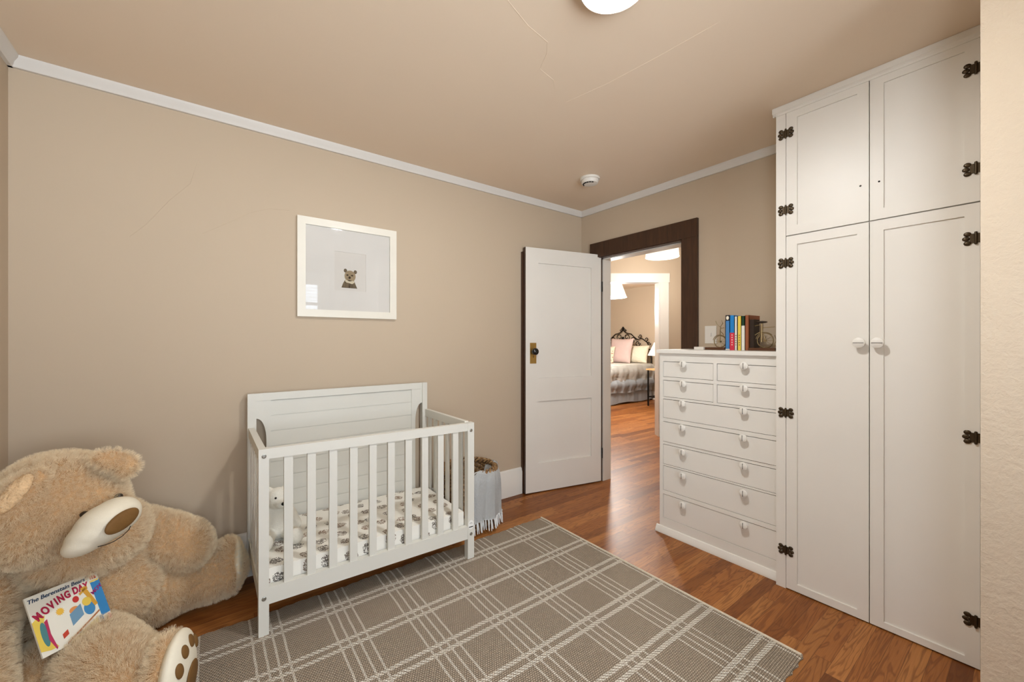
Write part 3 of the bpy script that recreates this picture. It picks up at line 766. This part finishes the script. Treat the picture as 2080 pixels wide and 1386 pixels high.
shape([(-0.048, 0), (0.048, 0), (0.036, 0.028), (0.028, 0.05), (-0.026, 0.05), (-0.038, 0.028)], 0.0, 0)
disc(-0.024, 0.108, 0.010, 0.012, 0.0, 0); disc(0.036, 0.104, 0.010, 0.012, 0.0, 0)
disc(0.004, 0.075, 0.034, 0.036, 0.0003, 1); disc(0.003, 0.063, 0.022, 0.02, 0.0006, 1)
shape([(-0.026, 0.042), (-0.018, 0.034), (0, 0.031), (0.016, 0.026), (0.03, 0.036), (0.03, 0.046), (-0.026, 0.052)], 0.0006, 3)
disc(-0.012, 0.081, 0.007, 0.005, 0.0009, 2); disc(0.016, 0.080, 0.007, 0.005, 0.0009, 2); disc(0.001, 0.066, 0.0075, 0.008, 0.0009, 2)
shape([(-0.004, 0.0), (0.004, 0.0), (0.001, 0.026), (-0.001, 0.026)], 0.0006, 2)
obj('bear_portrait', mb, [AB, AF, AD, AC], pf)
obj('glass', MB().box(ix0, ix1, YN - 0.0155, YN - 0.0135, iz0, iz1), M_glass, pf)

# light switch
sp = thing('light_switch', 'white wall switch plate above the dresser, left of the books', 'light switch', (XE, 1.425, 1.315))
obj('plate', MB().box(XE - 0.006, XE, 1.385, 1.465, 1.253, 1.376), M_white, sp, bevel=0.002)
obj('toggle', MB().box(XE - 0.013, XE - 0.005, 1.419, 1.431, 1.302, 1.326), M_white, sp, bevel=0.002)

# ------------------------------------------------------------------ wardrobe
XC = 2.37
wd = thing('wardrobe', 'tall white built-in cupboard with four panelled doors reaching the ceiling', 'wardrobe', (2.58, 0.49, 0))
obj('body', MB().box(XC + 0.02, XE, 0.118, 0.855, 0.012, ZC - 0.002).box(XC, XC + 0.02, 0.811, 0.855, 0.0, 2.46).box(XC, XC + 0.02, 0.118, 0.156, 0.0, 2.46).box(XC, XC + 0.02, 0.156, 0.811, 2.452, 2.47), M_cab, wd)
cn = MB().prism([(0.0, 2.437), (0.004, 2.437), (0.006, 2.446), (0.014, 2.453), (0.014, 2.479), (0.0, 2.479)], 0.75, M=Matrix(((-1, 0, 0, XC), (0, 0, 1, 0.118), (0, 1, 0, 0), (0, 0, 0, 1))))
cn.prism([(0.0, 2.437), (0.004, 2.437), (0.006, 2.446), (0.014, 2.453), (0.014, 2.479), (0.0, 2.479)], XE - XC + 0.014, M=Matrix(((0, 0, 1, XC - 0.0132), (1, 0, 0, 0.855), (0, 1, 0, 0), (0, 0, 0, 1))))
obj('cornice', cn, M_cab, wd, smooth=30)
def knob(M, slot_vert, r=0.0235):
    mb = MB().lathe([(0.008, 0), (0.008, 0.016), (r * 0.75, 0.02), (r, 0.026), (r * 0.96, 0.033), (r * 0.6, 0.037), (0, 0.0385)], M, seg=28)
    if slot_vert: mb.box(-0.0014, 0.0014, -r * 0.7, r * 0.7, 0.0365, 0.0392, mi=1, M=M)
    else: mb.box(-r * 0.8, r * 0.8, -0.0012, 0.0012, 0.0365, 0.0392, mi=1, M=M)
    return mb
def KM(x, y, z): return Matrix(((0, 0, -1, x), (-1, 0, 0, y), (0, 1, 0, z), (0, 0, 0, 1)))   # local z out of an x-facing front, local x towards -y
def hinge(y, z, par):
    mb = MB(); x = XC
    for s in (1, -1):
        for a, r in ((0.75, 0.0125), (0.0, 0.0125), (-0.75, 0.0125)):
            mb.ball((x - 0.003, y + s * (0.012 + 0.014 * math.cos(a)), z + 0.026 * math.sin(a)), (0.004, r * 0.85, r * 0.72), Matrix.Rotation(0, 3, 'X'), 12, 8)
        mb.box(x - 0.0035, x, y + s * 0.003, y + s * 0.016, z - 0.018, z + 0.018)
        mb.ball((x - 0.006, y + s * 0.019, z), (0.003, 0.003, 0.003), None, 8, 6)
    mb.lathe([(0.0, -0.026), (0.004, -0.024), (0.0045, -0.02), (0.0045, 0.02), (0.004, 0.024), (0, 0.026)], Matrix.Translation((x - 0.005, y, z)), seg=12)
    return obj('hinge', mb, M_bronze, par, smooth=50)
def cdoor(y0, y1, z0, z1, py0, py1, pz0, pz1, hy, hzs, ky=None, mark=None):
    g = 0.0018
    mb = MB()
    for a, b, c_, d in ((y0 + g, py0, z0 + g, z1 - g), (py1, y1 - g, z0 + g, z1 - g), (py0, py1, z0 + g, pz0), (py0, py1, pz1, z1 - g)):
        mb.box(XC, XC + 0.019, a, b, c_, d)
    o = obj('door', mb, M_cab, wd)
    obj('panel', MB().box(XC + 0.007, XC + 0.016, py0, py1, pz0, pz1), M_cab, o)
    for hz in hzs: hinge(hy, hz, o)
    if ky: obj('knob', knob(KM(XC, ky, 1.262), False), [M_cab, M_slot], o, smooth=50)
    if mark: obj('screw_hole', MB().lathe([(0.004, 0), (0.004, 0.0012), (0, 0.0012)], KM(XC + (0.007 if py0 < mark < py1 else 0), mark, 1.975), seg=12), M_dark, o)
    return o
YM = 0.483
cdoor(YM, 0.811, 1.808, 2.452, 0.526, 0.761, 1.856, 2.40, 0.810, (2.333, 1.942), mark=0.514)
cdoor(0.156, YM, 1.808, 2.452, 0.198, 0.435, 1.856, 2.405, 0.168, (2.324, 1.938), mark=0.450)
cdoor(YM, 0.811, 0.004, 1.806, 0.526, 0.761, 0.042, 1.759, 0.810, (1.67, 0.902, 0.198), ky=0.514)
cdoor(0.156, YM, 0.004, 1.806, 0.198, 0.435, 0.035, 1.759, 0.168, (1.668, 0.896, 0.187), ky=0.451)

# ------------------------------------------------------------------ dresser
XD = 2.42; DY0, DY1 = 0.856, 1.567
dr = thing('dresser', 'white built-in chest of nine drawers between doorway and cupboard', 'dresser', (2.6, 1.21, 0))
rowsL = [(1.034, 1.135), (0.902, 1.011), (0.762, 0.886), (0.605, 0.737), (0.456, 0.586), (0.282, 0.444), (0.099, 0.255)]
yl, yr = 1.542, 0.862
mb = MB().box(XD + 0.022, XE, DY0, DY1, 0, 1.19)
mb.box(XD, XD + 0.022, 1.542, DY1, 0, 1.19).box(XD, XD + 0.022, DY0, 0.862, 0, 1.19)
zs = [(0.0, 0.098)] + [(rowsL[i + 1][1] + 0.001, rowsL[i][0] - 0.001) for i in range(6)][::-1] + [(1.136, 1.19)]
for a, b in zs: mb.box(XD, XD + 0.022, 0.862, 1.542, a, b)
mb.box(XD, XD + 0.022, 1.187, 1.208, 0.901, 1.012).box(XD, XD + 0.022, 1.187, 1.208, 1.033, 1.136)
obj('body', mb, M_cab, dr)
obj('top', MB().box(XD - 0.02, XE, DY0, DY1 + 0.012, 1.19, 1.213), M_cab, dr, bevel=0.006)
obj('base_moulding', MB().prism([(0, 0), (0.022, 0), (0.022, 0.012), (0.012, 0.03), (0.008, 0.04), (0, 0.042)], DY1 + 0.02 - DY0, M=Matrix(((-1, 0, 0, XD), (0, 0, 1, DY0), (0, 1, 0, 0), (0, 0, 0, 1)))), M_cab, dr, smooth=30)
def drawer(y0, y1, z0, z1, ks, inset=0.0):
    g = 0.0025
    o = obj('drawer', MB().box(XD + inset, XD + 0.02, y0 + g, y1 - g, z0 + g * 0.6, z1 - g), M_cab, dr, bevel=0.002)
    for y, z in ks: obj('knob', knob(KM(XD + inset, y, z), True, 0.0225), [M_cab, M_slot], o, smooth=50)
ins = (0.003, 0.003, 0.0, -0.004, 0.001, 0.002, 0.003)
kl = (1.123, 0.999, 0.875, 0.722, 0.566, 0.417, 0.231); kr = (1.131, 1.006, 0.878, 0.728, 0.57, 0.417, 0.238)
for i, (z0, z1) in enumerate(rowsL):
    if i < 2:
        drawer(1.208, 1.542, z0, z1, [(1.389, kl[i])], ins[i]); drawer(0.862, 1.187, z0, z1, [(1.025, kr[i])], ins[i])
    else: drawer(0.862, 1.542, z0, z1, [(1.392, kl[i]), (1.027, kr[i])], ins[i])

# ------------------------------------------------------------------ things on the dresser
ZD = 1.2135
tag(obj('flat_box', MB().box(2.56, 2.63, 1.341, 1.405, ZD, ZD + 0.018), M_white, bevel=0.003), 'small flat white box on dresser top, under the switch', 'box')
M_walnut = plain('walnut_base', (88, 54, 32), 0.4, nscale=50, var=0.2)
M_gold = plain('antique_gold_metal', (176, 156, 118), 0.3, 0.85, nscale=200, nstr=0.2, var=0.15)
M_seat = plain('dark_leather', (46, 32, 22), 0.5)
def bookend(label, y_in, y_out, s, wheel_y, wheel_r, left):
    t = thing('bicycle_bookend', label, 'bookend', (2.63, (y_in + y_out) / 2, ZD), 'bicycle bookends beside the books')
    lo, hi = min(y_in, y_out), max(y_in, y_out)
    obj('base', MB().box(2.575, 2.685, lo, hi, ZD, ZD + 0.016), M_walnut, t, bevel=0.002)
    b0, b1 = (y_in, y_in + s * 0.022)
    if left: b1 = y_in + 0.004
    obj('upright', MB().box(2.60, 2.68, min(b0, b1), max(b0, b1), ZD + 0.016, ZD + 0.185), M_seat, t, bevel=0.001)
    zc = ZD + 0.016 + wheel_r; X = 2.615
    wh = MB().tube([(X, wheel_y + wheel_r * math.cos(2 * PI * i / 36), zc + wheel_r * math.sin(2 * PI * i / 36)) for i in range(36)], 0.0032, 6, closed=True)
    wh.tube([(X - 0.004, wheel_y + (wheel_r + 0.006) * math.cos(a), zc + (wheel_r + 0.006) * math.sin(a)) for a in [0.2 + i * 0.17 for i in range(14)]], 0.0022, 6)
    obj('wheel', wh, M_gold, t, smooth=60)
    sp_ = MB()
    for i in range(10): sp_.tube([(X, wheel_y, zc), (X, wheel_y + wheel_r * math.cos(2 * PI * i / 10), zc + wheel_r * math.sin(2 * PI * i / 10))], 0.0009, 4)
    sp_.lathe([(0.006, -0.01), (0.006, 0.01)], Matrix.Translation((X, wheel_y, zc)) @ Matrix.Rotation(PI / 2, 4, 'Y'), seg=12)
    obj('spokes', sp_, M_gold, t, smooth=60)
    f = MB()
    if left:      # front half: fork, head tube, handlebars
        f.tube([(X, wheel_y, zc), (X, wheel_y + s * 0.0, zc + wheel_r + 0.03), (X, wheel_y - s * 0.004, ZD + 0.145)], 0.0028, 6)
        f.tube([(X - 0.012, wheel_y + 0.022, ZD + 0.185), (X - 0.006, wheel_y + 0.018, ZD + 0.165), (X, wheel_y, ZD + 0.146), (X + 0.006, wheel_y - 0.014, ZD + 0.168), (X + 0.012, wheel_y - 0.004, ZD + 0.188)], 0.0022, 6)
        f.tube([(X, wheel_y, ZD + 0.135), (X, y_in + s * 0.02, ZD + 0.14)], 0.0024, 6)
        f.tube([(X, wheel_y, ZD + 0.12), (X, wheel_y - s * 0.02, ZD + 0.10), (X, y_in + s * 0.02, ZD + 0.085)], 0.0024, 6)
    else:         # rear half: seat post, saddle, stays, rack
        f.tube([(X, wheel_y + 0.02, ZD + 0.05), (X, wheel_y + 0.018, ZD + 0.16)], 0.006, 8)
        f.tube([(X, wheel_y, zc), (X, wheel_y + 0.018, ZD + 0.13)], 0.0028, 6)
        f.tube([(X, wheel_y + 0.018, ZD + 0.115), (X, y_in - 0.01, ZD + 0.085)], 0.0032, 6)
        f.tube([(X, wheel_y + 0.012, ZD + 0.135), (X - 0.004, wheel_y - 0.05, ZD + 0.138)], 0.0024, 6)
        f.tube([(X, wheel_y + 0.03, ZD + 0.152), (X, y_in - 0.012, ZD + 0.145)], 0.0028, 6)
        f.tube([(X, wheel_y - 0.05, ZD + 0.09), (X, wheel_y - 0.058, zc), (X, wheel_y - 0.04, ZD + 0.02)], 0.0024, 6)
        obj('saddle', MB().ball((X, wheel_y + 0.02, ZD + 0.168), (0.016, 0.032, 0.007)), M_seat, t, smooth=60)
    obj('bicycle_frame', f, M_gold, t, smooth=60)
    return t
bookend('bookend with front half of a metal bicycle, left of the books', 1.219, 1.340, 1, 1.262, 0.037, True)
bookend('bookend with rear half of a metal bicycle, right of the books', 1.078, 0.935, -1, 1.000, 0.043, False)
def cover(name, c, rough=0.45): return plain(name, c, rough, nstr=0.05, nscale=90)
M_page = plain('paper_pages', (236, 228, 208), 0.9, nstr=0.4, nscale=300)
BKS = [  # y range, height, depth, spine colour, label, bands (z0 fraction, z1 fraction, colour)
    (1.192, 1.217, 0.218, 0.15, (70, 130, 190), 'blue book with white oval on a black band, leftmost in the row', [(0.84, 1.0, (30, 30, 40)), (0.0, 0.035, (220, 220, 210))]),
    (1.164, 1.191, 0.215, 0.15, (30, 128, 200), 'bright blue book with a red lower half', [(0.0, 0.5, (206, 52, 74))]),
    (1.147, 1.163, 0.207, 0.15, (226, 220, 212), 'thin white book next to the yellow one', []),
    (1.124, 1.145, 0.209, 0.15, (236, 206, 84), 'yellow book in the middle of the row', []),
    (1.104, 1.122, 0.208, 0.15, (26, 62, 40), 'book with dark green top and white lower spine', [(0.0, 0.72, (228, 224, 212))]),
    (1.080, 1.102, 0.212, 0.15, (150, 86, 54), 'reddish brown book, rightmost in the row', [])]
CM = {}
for y0, y1, h, d, c_, lab, bands in BKS:
    t = thing('book', lab, 'book', (2.60, (y0 + y1) / 2, ZD), 'books on the dresser')
    x0 = 2.592
    mb = MB().box(x0, x0 + 0.003, y0, y1, ZD, ZD + h).box(x0, x0 + d, y0, y0 + 0.002, ZD, ZD + h).box(x0, x0 + d, y1 - 0.002, y1, ZD, ZD + h)
    ms_ = [cover('book_cover', c_)]
    for i, (a, b, bc) in enumerate(bands):
        mb.box(x0 - 0.0006, x0 + 0.001, y0, y1, ZD + h * a, ZD + h * b, mi=i + 1); ms_.append(cover('book_band', bc))
    o = obj('cover', mb, ms_, t)
    if 'oval' in lab: obj('emblem', MB().lathe([(0.5, 0), (0.5, 0.0006), (0, 0.0006)], KM(x0 - 0.0006, (y0 + y1) / 2, ZD + h * 0.92) @ Matrix.Diagonal((0.017, 0.024, 1, 1)), seg=24), M_page, o)
    if 'bright blue' in lab or 'yellow' in lab or 'thin white' in lab:
        tx = MB()
        for j in range(5): tx.box(x0 - 0.0009, x0 + 0.0005, (y0 + y1) / 2 - 0.003, (y0 + y1) / 2 + 0.003, ZD + h * (0.14 + 0.07 * j), ZD + h * (0.17 + 0.07 * j))
        obj('spine_marks', tx, M_page if 'bright' in lab else plain('spine_ink', (150, 110, 60), 0.6, nstr=0), o)
    obj('pages', MB().box(x0 + 0.003, x0 + d - 0.004, y0 + 0.002, y1 - 0.002, ZD + 0.002, ZD + h - 0.003), M_page, t)

# ------------------------------------------------------------------ picture book on the bear's lap
off = Vector((0.60, -0.59, 0.54)) * 0.040
TL, TR, BL = Vector((-0.518, 2.104, 0.377)) + off, Vector((-0.368, 2.240, 0.360)) + off, Vector((-0.455, 2.011, 0.204)) + off
BF = frame(BL, TR - TL, TL - BL)
bw = (TR - TL).length; ex = BF.to_3x3().col[0]; bh = (TL - BL).dot(BF.to_3x3().col[1])
pb = thing('picture_book', 'thin picture book with red title leaning on the bear', 'book', BF.translation)
pb.rotation_euler = BF.to_euler()
obj('cover', MB().box(0, bw, 0, bh, -0.006, 0, M=None), plain('book_cover_cream', (236, 232, 218), 0.4, nstr=0), pb, local=True, bevel=0.001)
def art2(name, polys, c_, z=0.0004, par=pb):
    mb = MB()
    for pts in polys: mb.prism([(x * bw, y * bh) for x, y in pts], 0.0003, 0, Matrix.Translation((0, 0, z)))
    return obj(name, mb, plain('ink', c_, 0.45, nstr=0, var=0.06), par, local=True)
def ell(cx, cy_, rx, ry, n=22): return [(cx + rx * math.cos(2 * PI * i / n), cy_ + ry * math.sin(2 * PI * i / n)) for i in range(n)]
art2('truck_picture', [[(0.865, 0.20), (1.0, 0.22), (1.0, 0.84), (0.86, 0.84)], [(0.83, 0.02), (0.88, 0.02), (0.88, 0.22), (0.83, 0.22)]], (52, 132, 190))
art2('wheel_picture', [ell(0.965, 0.11, 0.034, 0.085)], (222, 82, 104), 0.0008)
art2('emblem', [ell(0.92, 0.90, 0.075, 0.075)], (240, 236, 220), 0.0008); art2('emblem_rim', [[(0.85, 0.83), (0.99, 0.83), (0.98, 0.86), (0.86, 0.86)]], (236, 206, 110), 0.0012)
art2('emblem_letters', [[(0.875, 0.88), (0.895, 0.88), (0.89, 0.94), (0.87, 0.94)], [(0.905, 0.88), (0.925, 0.88), (0.925, 0.945), (0.905, 0.945)], [(0.935, 0.88), (0.965, 0.88), (0.96, 0.94), (0.935, 0.94)]], (206, 76, 48), 0.0012)
art2('ramp_picture', [[(0.33, 0.02), (0.86, 0.30), (0.86, 0.33), (0.33, 0.05)]], (176, 112, 70))
art2('grass_picture', [[(0.36, 0.0), (0.8, 0.0), (0.8, 0.22), (0.36, 0.02)]], (232, 222, 168))
art2('plank_picture', [[(0.70, 0.80), (0.77, 0.82), (0.87, 0.44), (0.82, 0.42)], [(0.66, 0.73), (0.80, 0.81), (0.80, 0.77), (0.67, 0.69)]], (216, 160, 56), 0.0008)
art2('tree_picture', [[(0.0, 0.10), (0.12, 0.06), (0.22, 0.06), (0.16, 0.2), (0.10, 0.42), (0.17, 0.62), (0.06, 0.62), (0.0, 0.58)]], (230, 200, 84))
art2('doorway_picture', [ell(0.105, 0.33, 0.045, 0.20)], (74, 128, 132), 0.0008)
art2('red_door_picture', [[(0.135, 0.52), (0.18, 0.55), (0.17, 0.30), (0.20, 0.05), (0.185, 0.03), (0.13, 0.22), (0.14, 0.4)]], (184, 42, 88), 0.0012)
art2('sun_picture', [[(0.36 + 0.062 * math.cos(2 * PI * i / 24) * (1 if i % 2 else 0.68), 0.575 + 0.068 * math.sin(2 * PI * i / 24) * (1 if i % 2 else 0.68)) for i in range(24)]], (240, 190, 70), 0.0006)
art2('balloon_picture', [ell(0.60, 0.66, 0.045, 0.055)], (196, 48, 44), 0.0006)
art2('crate_picture', [[(0.46, 0.26), (0.64, 0.36), (0.64, 0.56), (0.46, 0.46)]], (112, 152, 180), 0.0008)
art2('crate_picture', [[(0.30, 0.13), (0.38, 0.17), (0.38, 0.25), (0.30, 0.21)]], (196, 64, 44), 0.0008)
art2('bundle_picture', [ell(0.74, 0.42, 0.08, 0.11)], (66, 138, 190), 0.0005); art2('bundle_picture', [ell(0.73, 0.55, 0.065, 0.075)], (232, 200, 84), 0.0009); art2('bundle_picture', [ell(0.54, 0.50, 0.07, 0.06)], (226, 150, 84), 0.0006)
tt = MB()
word = 'MOVINGDAY'; xs_ = [0.115, 0.215, 0.300, 0.365, 0.430, 0.520, 0.635, 0.715, 0.790]; ys_ = [0.585, 0.635, 0.675, 0.700, 0.722, 0.738, 0.752, 0.758, 0.762]
for i, (ch, x, y) in enumerate(zip(word, xs_, ys_)):
    tt.text(ch, 0.0375 - 0.0006 * i, Matrix.Translation((x * bw, y * bh, 0.0006)) @ Matrix.Rotation(0.42 * max(0, 1 - i / 6), 4, 'Z') @ Matrix.Diagonal((0.64, 1, 1, 1)), bold=0.0016)
obj('title', tt, plain('red_title_ink', (176, 28, 68), 0.45, nstr=0), pb, local=True)
t2 = MB().text("The Berenstain Bears\u2019", 0.0185, Matrix.Translation((0.42 * bw, 0.895 * bh, 0.0006)) @ Matrix.Rotation(0.02, 4, 'Z'), shear=0.25, bold=0.0004)
obj('series_title', t2, plain('blue_black_ink', (44, 66, 92), 0.45, nstr=0), pb, local=True)
t3 = MB().text('MOV', 0.018, Matrix.Translation((0.93 * bw, 0.66 * bh, 0.0012)) @ Matrix.Rotation(0.55, 4, 'Z'), bold=0.0006)
obj('truck_lettering', t3, plain('magenta_ink', (150, 40, 110), 0.45, nstr=0), pb, local=True)
# ------------------------------------------------------------------ the giant bear
bear = thing('teddy_bear', 'giant tan plush teddy bear slumped in the corner by the crib', 'stuffed toy', (-0.36, 2.25, 0))
UP = Vector((0, 0, 1))
def cols(a, b_, c_): return Matrix((a, b_, c_)).transposed()
hs, hu, hv = Vector((0.981, 0.195, 0)), Vector((-0.051, 0.255, 0.966)), Vector((-0.188, 0.947, -0.26))   # head: side, up, back
Hc = Vector((-0.448, 2.249, 0.653)); HR = (0.178, 0.188, 0.180)
b = MB()
b.ball(Hc, (HR[0], HR[2], HR[1]), cols(hs, hu, hv), 32, 20)
b.ball(Hc + hs * 0.05 - hv * 0.05 - hu * 0.03, (0.135, 0.13, 0.14), cols(hs, hu, hv))
b.ball(Hc - hs * 0.07 - hv * 0.05 - hu * 0.04, (0.125, 0.13, 0.13), cols(hs, hu, hv))
b.ball((-0.42, 2.42, 0.31), (0.235, 0.205, 0.31), None, 32, 20)             # torso
b.ball((-0.39, 2.39, 0.21), (0.235, 0.215, 0.205), None, 32, 20)            # belly
b.ball((-0.40, 2.35, 0.47), (0.20, 0.21, 0.14))
b.chain([(-0.28, 2.42, 0.16, 0.16), (-0.12, 2.47, 0.14, 0.13), (0.04, 2.475, 0.135, 0.118)])        # far leg
b.ball((0.085, 2.475, 0.142), (0.05, 0.122, 0.135))
b.chain([(-0.25, 2.44, 0.42, 0.095), (-0.16, 2.43, 0.37, 0.105), (-0.075, 2.405, 0.315, 0.098)])    # far arm
b.chain([(-0.33, 2.12, 0.12, 0.11), (-0.265, 1.935, 0.130, 0.120), (-0.19, 1.825, 0.122, 0.104)])
b.ball((-0.47, 2.13, 0.09), (0.11, 0.10, 0.10))     # near leg
nd = Vector((0.965, -0.26, 0)).normalized(); sd_ = UP.cross(nd)
FC = Vector((-0.115, 1.795, 0.135))
b.ball(FC, (0.040, 0.104, 0.120), cols(nd, sd_, UP))
b.chain([(-0.62, 2.24, 0.40, 0.09), (-0.62, 2.08, 0.27, 0.09), (-0.585, 1.97, 0.16, 0.085)])        # near arm
eR = Vector((-0.288, 2.150, 0.812)); ra = (Vector((0.992, 0.126, 0)) * 0.86 - UP * 0.5).normalized(); rv = Vector((-0.124, 0.971, -0.206))
b.ball(eR, (0.060, 0.027, 0.036), frame((0, 0, 0), ra, rv.cross(ra)).to_3x3() if False else cols(ra, rv, ra.cross(rv)))
b.ball(eR + ra * 0.045 - UP * 0.012, (0.028, 0.030, 0.034), cols(ra, rv, ra.cross(rv)))
eL = Vector((-0.505, 2.085, 0.752)); la = (Vector((0.972, 0.233, 0)) * 0.53 + Vector((-0.054, 0.227, 0.972)) * 0.85).normalized(); lv = (Vector((-0.227, 0.946, -0.233)) + Vector((0.5, 0, 0))).normalized()
lv = (lv - la * la.dot(lv)).normalized(); lu = la.cross(lv)
b.ball(eL, (0.092, 0.026, 0.048), cols(la, lv, lu))
body = obj('body', b, [M_plush, M_fur], bear)
remesh(body, 0.011, 4)
import mathutils.noise as mn
for v in body.data.vertices:
    p = v.co + bear.location
    v.co += v.normal * (0.010 * mn.noise(p * 9.0) + 0.006 * mn.noise(p * 21.0))
    z = v.co.z
    if z < 0.012: v.co.z = 0.012 + (z - 0.012) * 0.02
    if v.co.x + bear.location.x < XW + 0.03: v.co.x = XW + 0.03 - bear.location.x
    if v.co.y + bear.location.y > YN - 0.03: v.co.y = YN - 0.03 - bear.location.y
if len(body.data.materials) < 2: body.data.materials.clear(); body.data.materials.append(M_plush); body.data.materials.append(M_fur)
# muzzle, nose, mouth, eyes
Mc = Vector((-0.299, 1.991 + 0.012, 0.623))
MF = cols(Vector((0.824, 0.283, 0.490)), Vector((-0.548, 0.183, 0.816)), Vector((0.142, -0.941, 0.306))) @ Matrix.Rotation(math.radians(-9), 3, 'Z'); MR = (0.104, 0.072, 0.098)
def mz(a, bb, lift=0.0):
    q = max(0.0, 1 - (a / MR[0]) ** 2 - (bb / MR[1]) ** 2); c_ = MR[2] * math.sqrt(q)
    n_ = Vector((a / MR[0] ** 2, bb / MR[1] ** 2, c_ / MR[2] ** 2)).normalized()
    return Mc + MF @ (Vector((a, bb, c_)) + n_ * lift), MF @ n_
mu = MB().ball(Mc + MF.col[0] * 0.014, (0.088, 0.066, 0.094), MF, 40, 24).ball(Mc - MF.col[0] * 0.046 - MF.col[1] * 0.026, (0.066, 0.040, 0.072), MF, 40, 24)
mu.ball(Mc - MF.col[0] * 0.012 - MF.col[1] * 0.012, (0.086, 0.054, 0.088), MF, 40, 24).ball(Mc + MF.col[0] * 0.04 + MF.col[1] * 0.004 - MF.col[2] * 0.012, (0.075, 0.064, 0.085), MF, 40, 24)
o = obj('muzzle', mu, M_muzzle, bear, smooth=80); remesh(o, 0.006, 6); o['label'] = 'smooth cream muzzle'
p, n_ = mz(0.046, -0.020, 0.004)
na = (MF.col[0] - n_ * MF.col[0].dot(n_)).normalized()
obj('nose', MB().ball(p, (0.054, 0.030, 0.012), cols(na, n_.cross(na), n_), 28, 16), M_pad, bear, smooth=80)
obj('mouth', MB().tube([mz(a, bb, 0.0075)[0] for a, bb in ((0.055, -0.046), (0.048, -0.054), (0.028, -0.062), (0.005, -0.064), (-0.015, -0.060), (-0.03, -0.053))], 0.0014, 6), M_dark, bear, smooth=60)
EYES = (Vector((-0.352, 2.072, 0.652)) - hv * 0.052, Vector((-0.274, 2.146, 0.674)) - hv * 0.028)
M_eye = plain('glossy_brown_eye', (40, 26, 12), 0.1, nstr=0, spec=0.6)
for q in (*EYES,):
    obj('eye', MB().ball(q, (0.013, 0.011, 0.011)), M_eye, bear, smooth=60)
# soles and toe pads
sc_ = FC + nd * 0.036
SF = cols(nd, sd_, UP); SR = (0.040, 0.124, 0.136)
o = obj('foot_pad', MB().ball(sc_, SR, SF, 36, 22), M_muzzle, bear, smooth=80); o['label'] = 'cream sole of the near foot'
for dy, dz, ry, rz in ((0.070, 0.058, 0.017, 0.024), (0.026, 0.088, 0.018, 0.022), (-0.030, 0.088, 0.018, 0.022), (-0.074, 0.056, 0.017, 0.024), (0.0, -0.02, 0.052, 0.050)):
    q = math.sqrt(max(0.0, 1 - (dy / SR[1]) ** 2 - (dz / SR[2]) ** 2))
    n2 = (SF @ Vector((q / SR[0], dy / SR[1] ** 2, dz / SR[2] ** 2))).normalized(); t1 = (sd_ - n2 * sd_.dot(n2)).normalized()
    obj('toe_pad', MB().ball(sc_ + nd * (SR[0] * q) + sd_ * dy + UP * dz, (0.008, ry, rz), cols(n2, t1, n2.cross(t1)), 18, 12), M_pad, o, smooth=80)
obj('foot_pad', MB().ball((0.118, 2.475, 0.142), (0.030, 0.108, 0.122), None, 30, 18), M_muzzle, bear, smooth=80)
o = obj('inner_ear', MB().ball(eL - lv * 0.030, (0.066, 0.016, 0.028), cols(la, lv, lu), 26, 16), M_inner, bear, smooth=80); o['label'] = 'paler plush inside the drooping ear'
# fur
vg = body.vertex_groups.new(name='fur')
for v in body.data.vertices:
    wz = body.matrix_world @ v.co + bear.location
    k = 1.0
    d = MF.transposed() @ (wz - Mc); e = (d.x / (MR[0] + .004)) ** 2 + (d.y / (MR[1] + .004)) ** 2 + (d.z / (MR[2] + .006)) ** 2
    if e < 1.0: k = 0.0
    d = SF.transposed() @ (wz - sc_); e = (max(0, -d.x) / 0.05) ** 2 + (d.y / SR[1]) ** 2 + (d.z / SR[2]) ** 2
    if e < 1.02: k = 0.0
    if wz.z < 0.02 or min((wz - q).length for q in EYES) < 0.036: k = 0.0
    vg.add([v.index], k, 'REPLACE')
pm = body.modifiers.new('fur', 'PARTICLE_SYSTEM'); ps = body.particle_systems[0]; st_ = ps.settings
st_.type = 'HAIR'; st_.count = 14000; st_.use_advanced_hair = False; st_.hair_length = 0.026; st_.hair_step = 4; st_.material = 2
st_.child_type = 'INTERPOLATED'; st_.rendered_child_count = 16; st_.child_percent = 0
st_.clump_factor = 0.85; st_.clump_shape = 0.1; st_.roughness_1 = 0.012; st_.roughness_1_size = 0.6; st_.roughness_2 = 0.008; st_.roughness_endpoint = 0.008
st_.kink = 'CURL'; st_.kink_amplitude = 0.005; st_.kink_frequency = 1.6; st_.kink_shape = 0.2
st_.root_radius = 0.5; st_.tip_radius = 0.15; st_.radius_scale = 0.0011; st_.display_step = 3; st_.render_step = 3
ps.vertex_group_density = 'fur'; ps.seed = 3
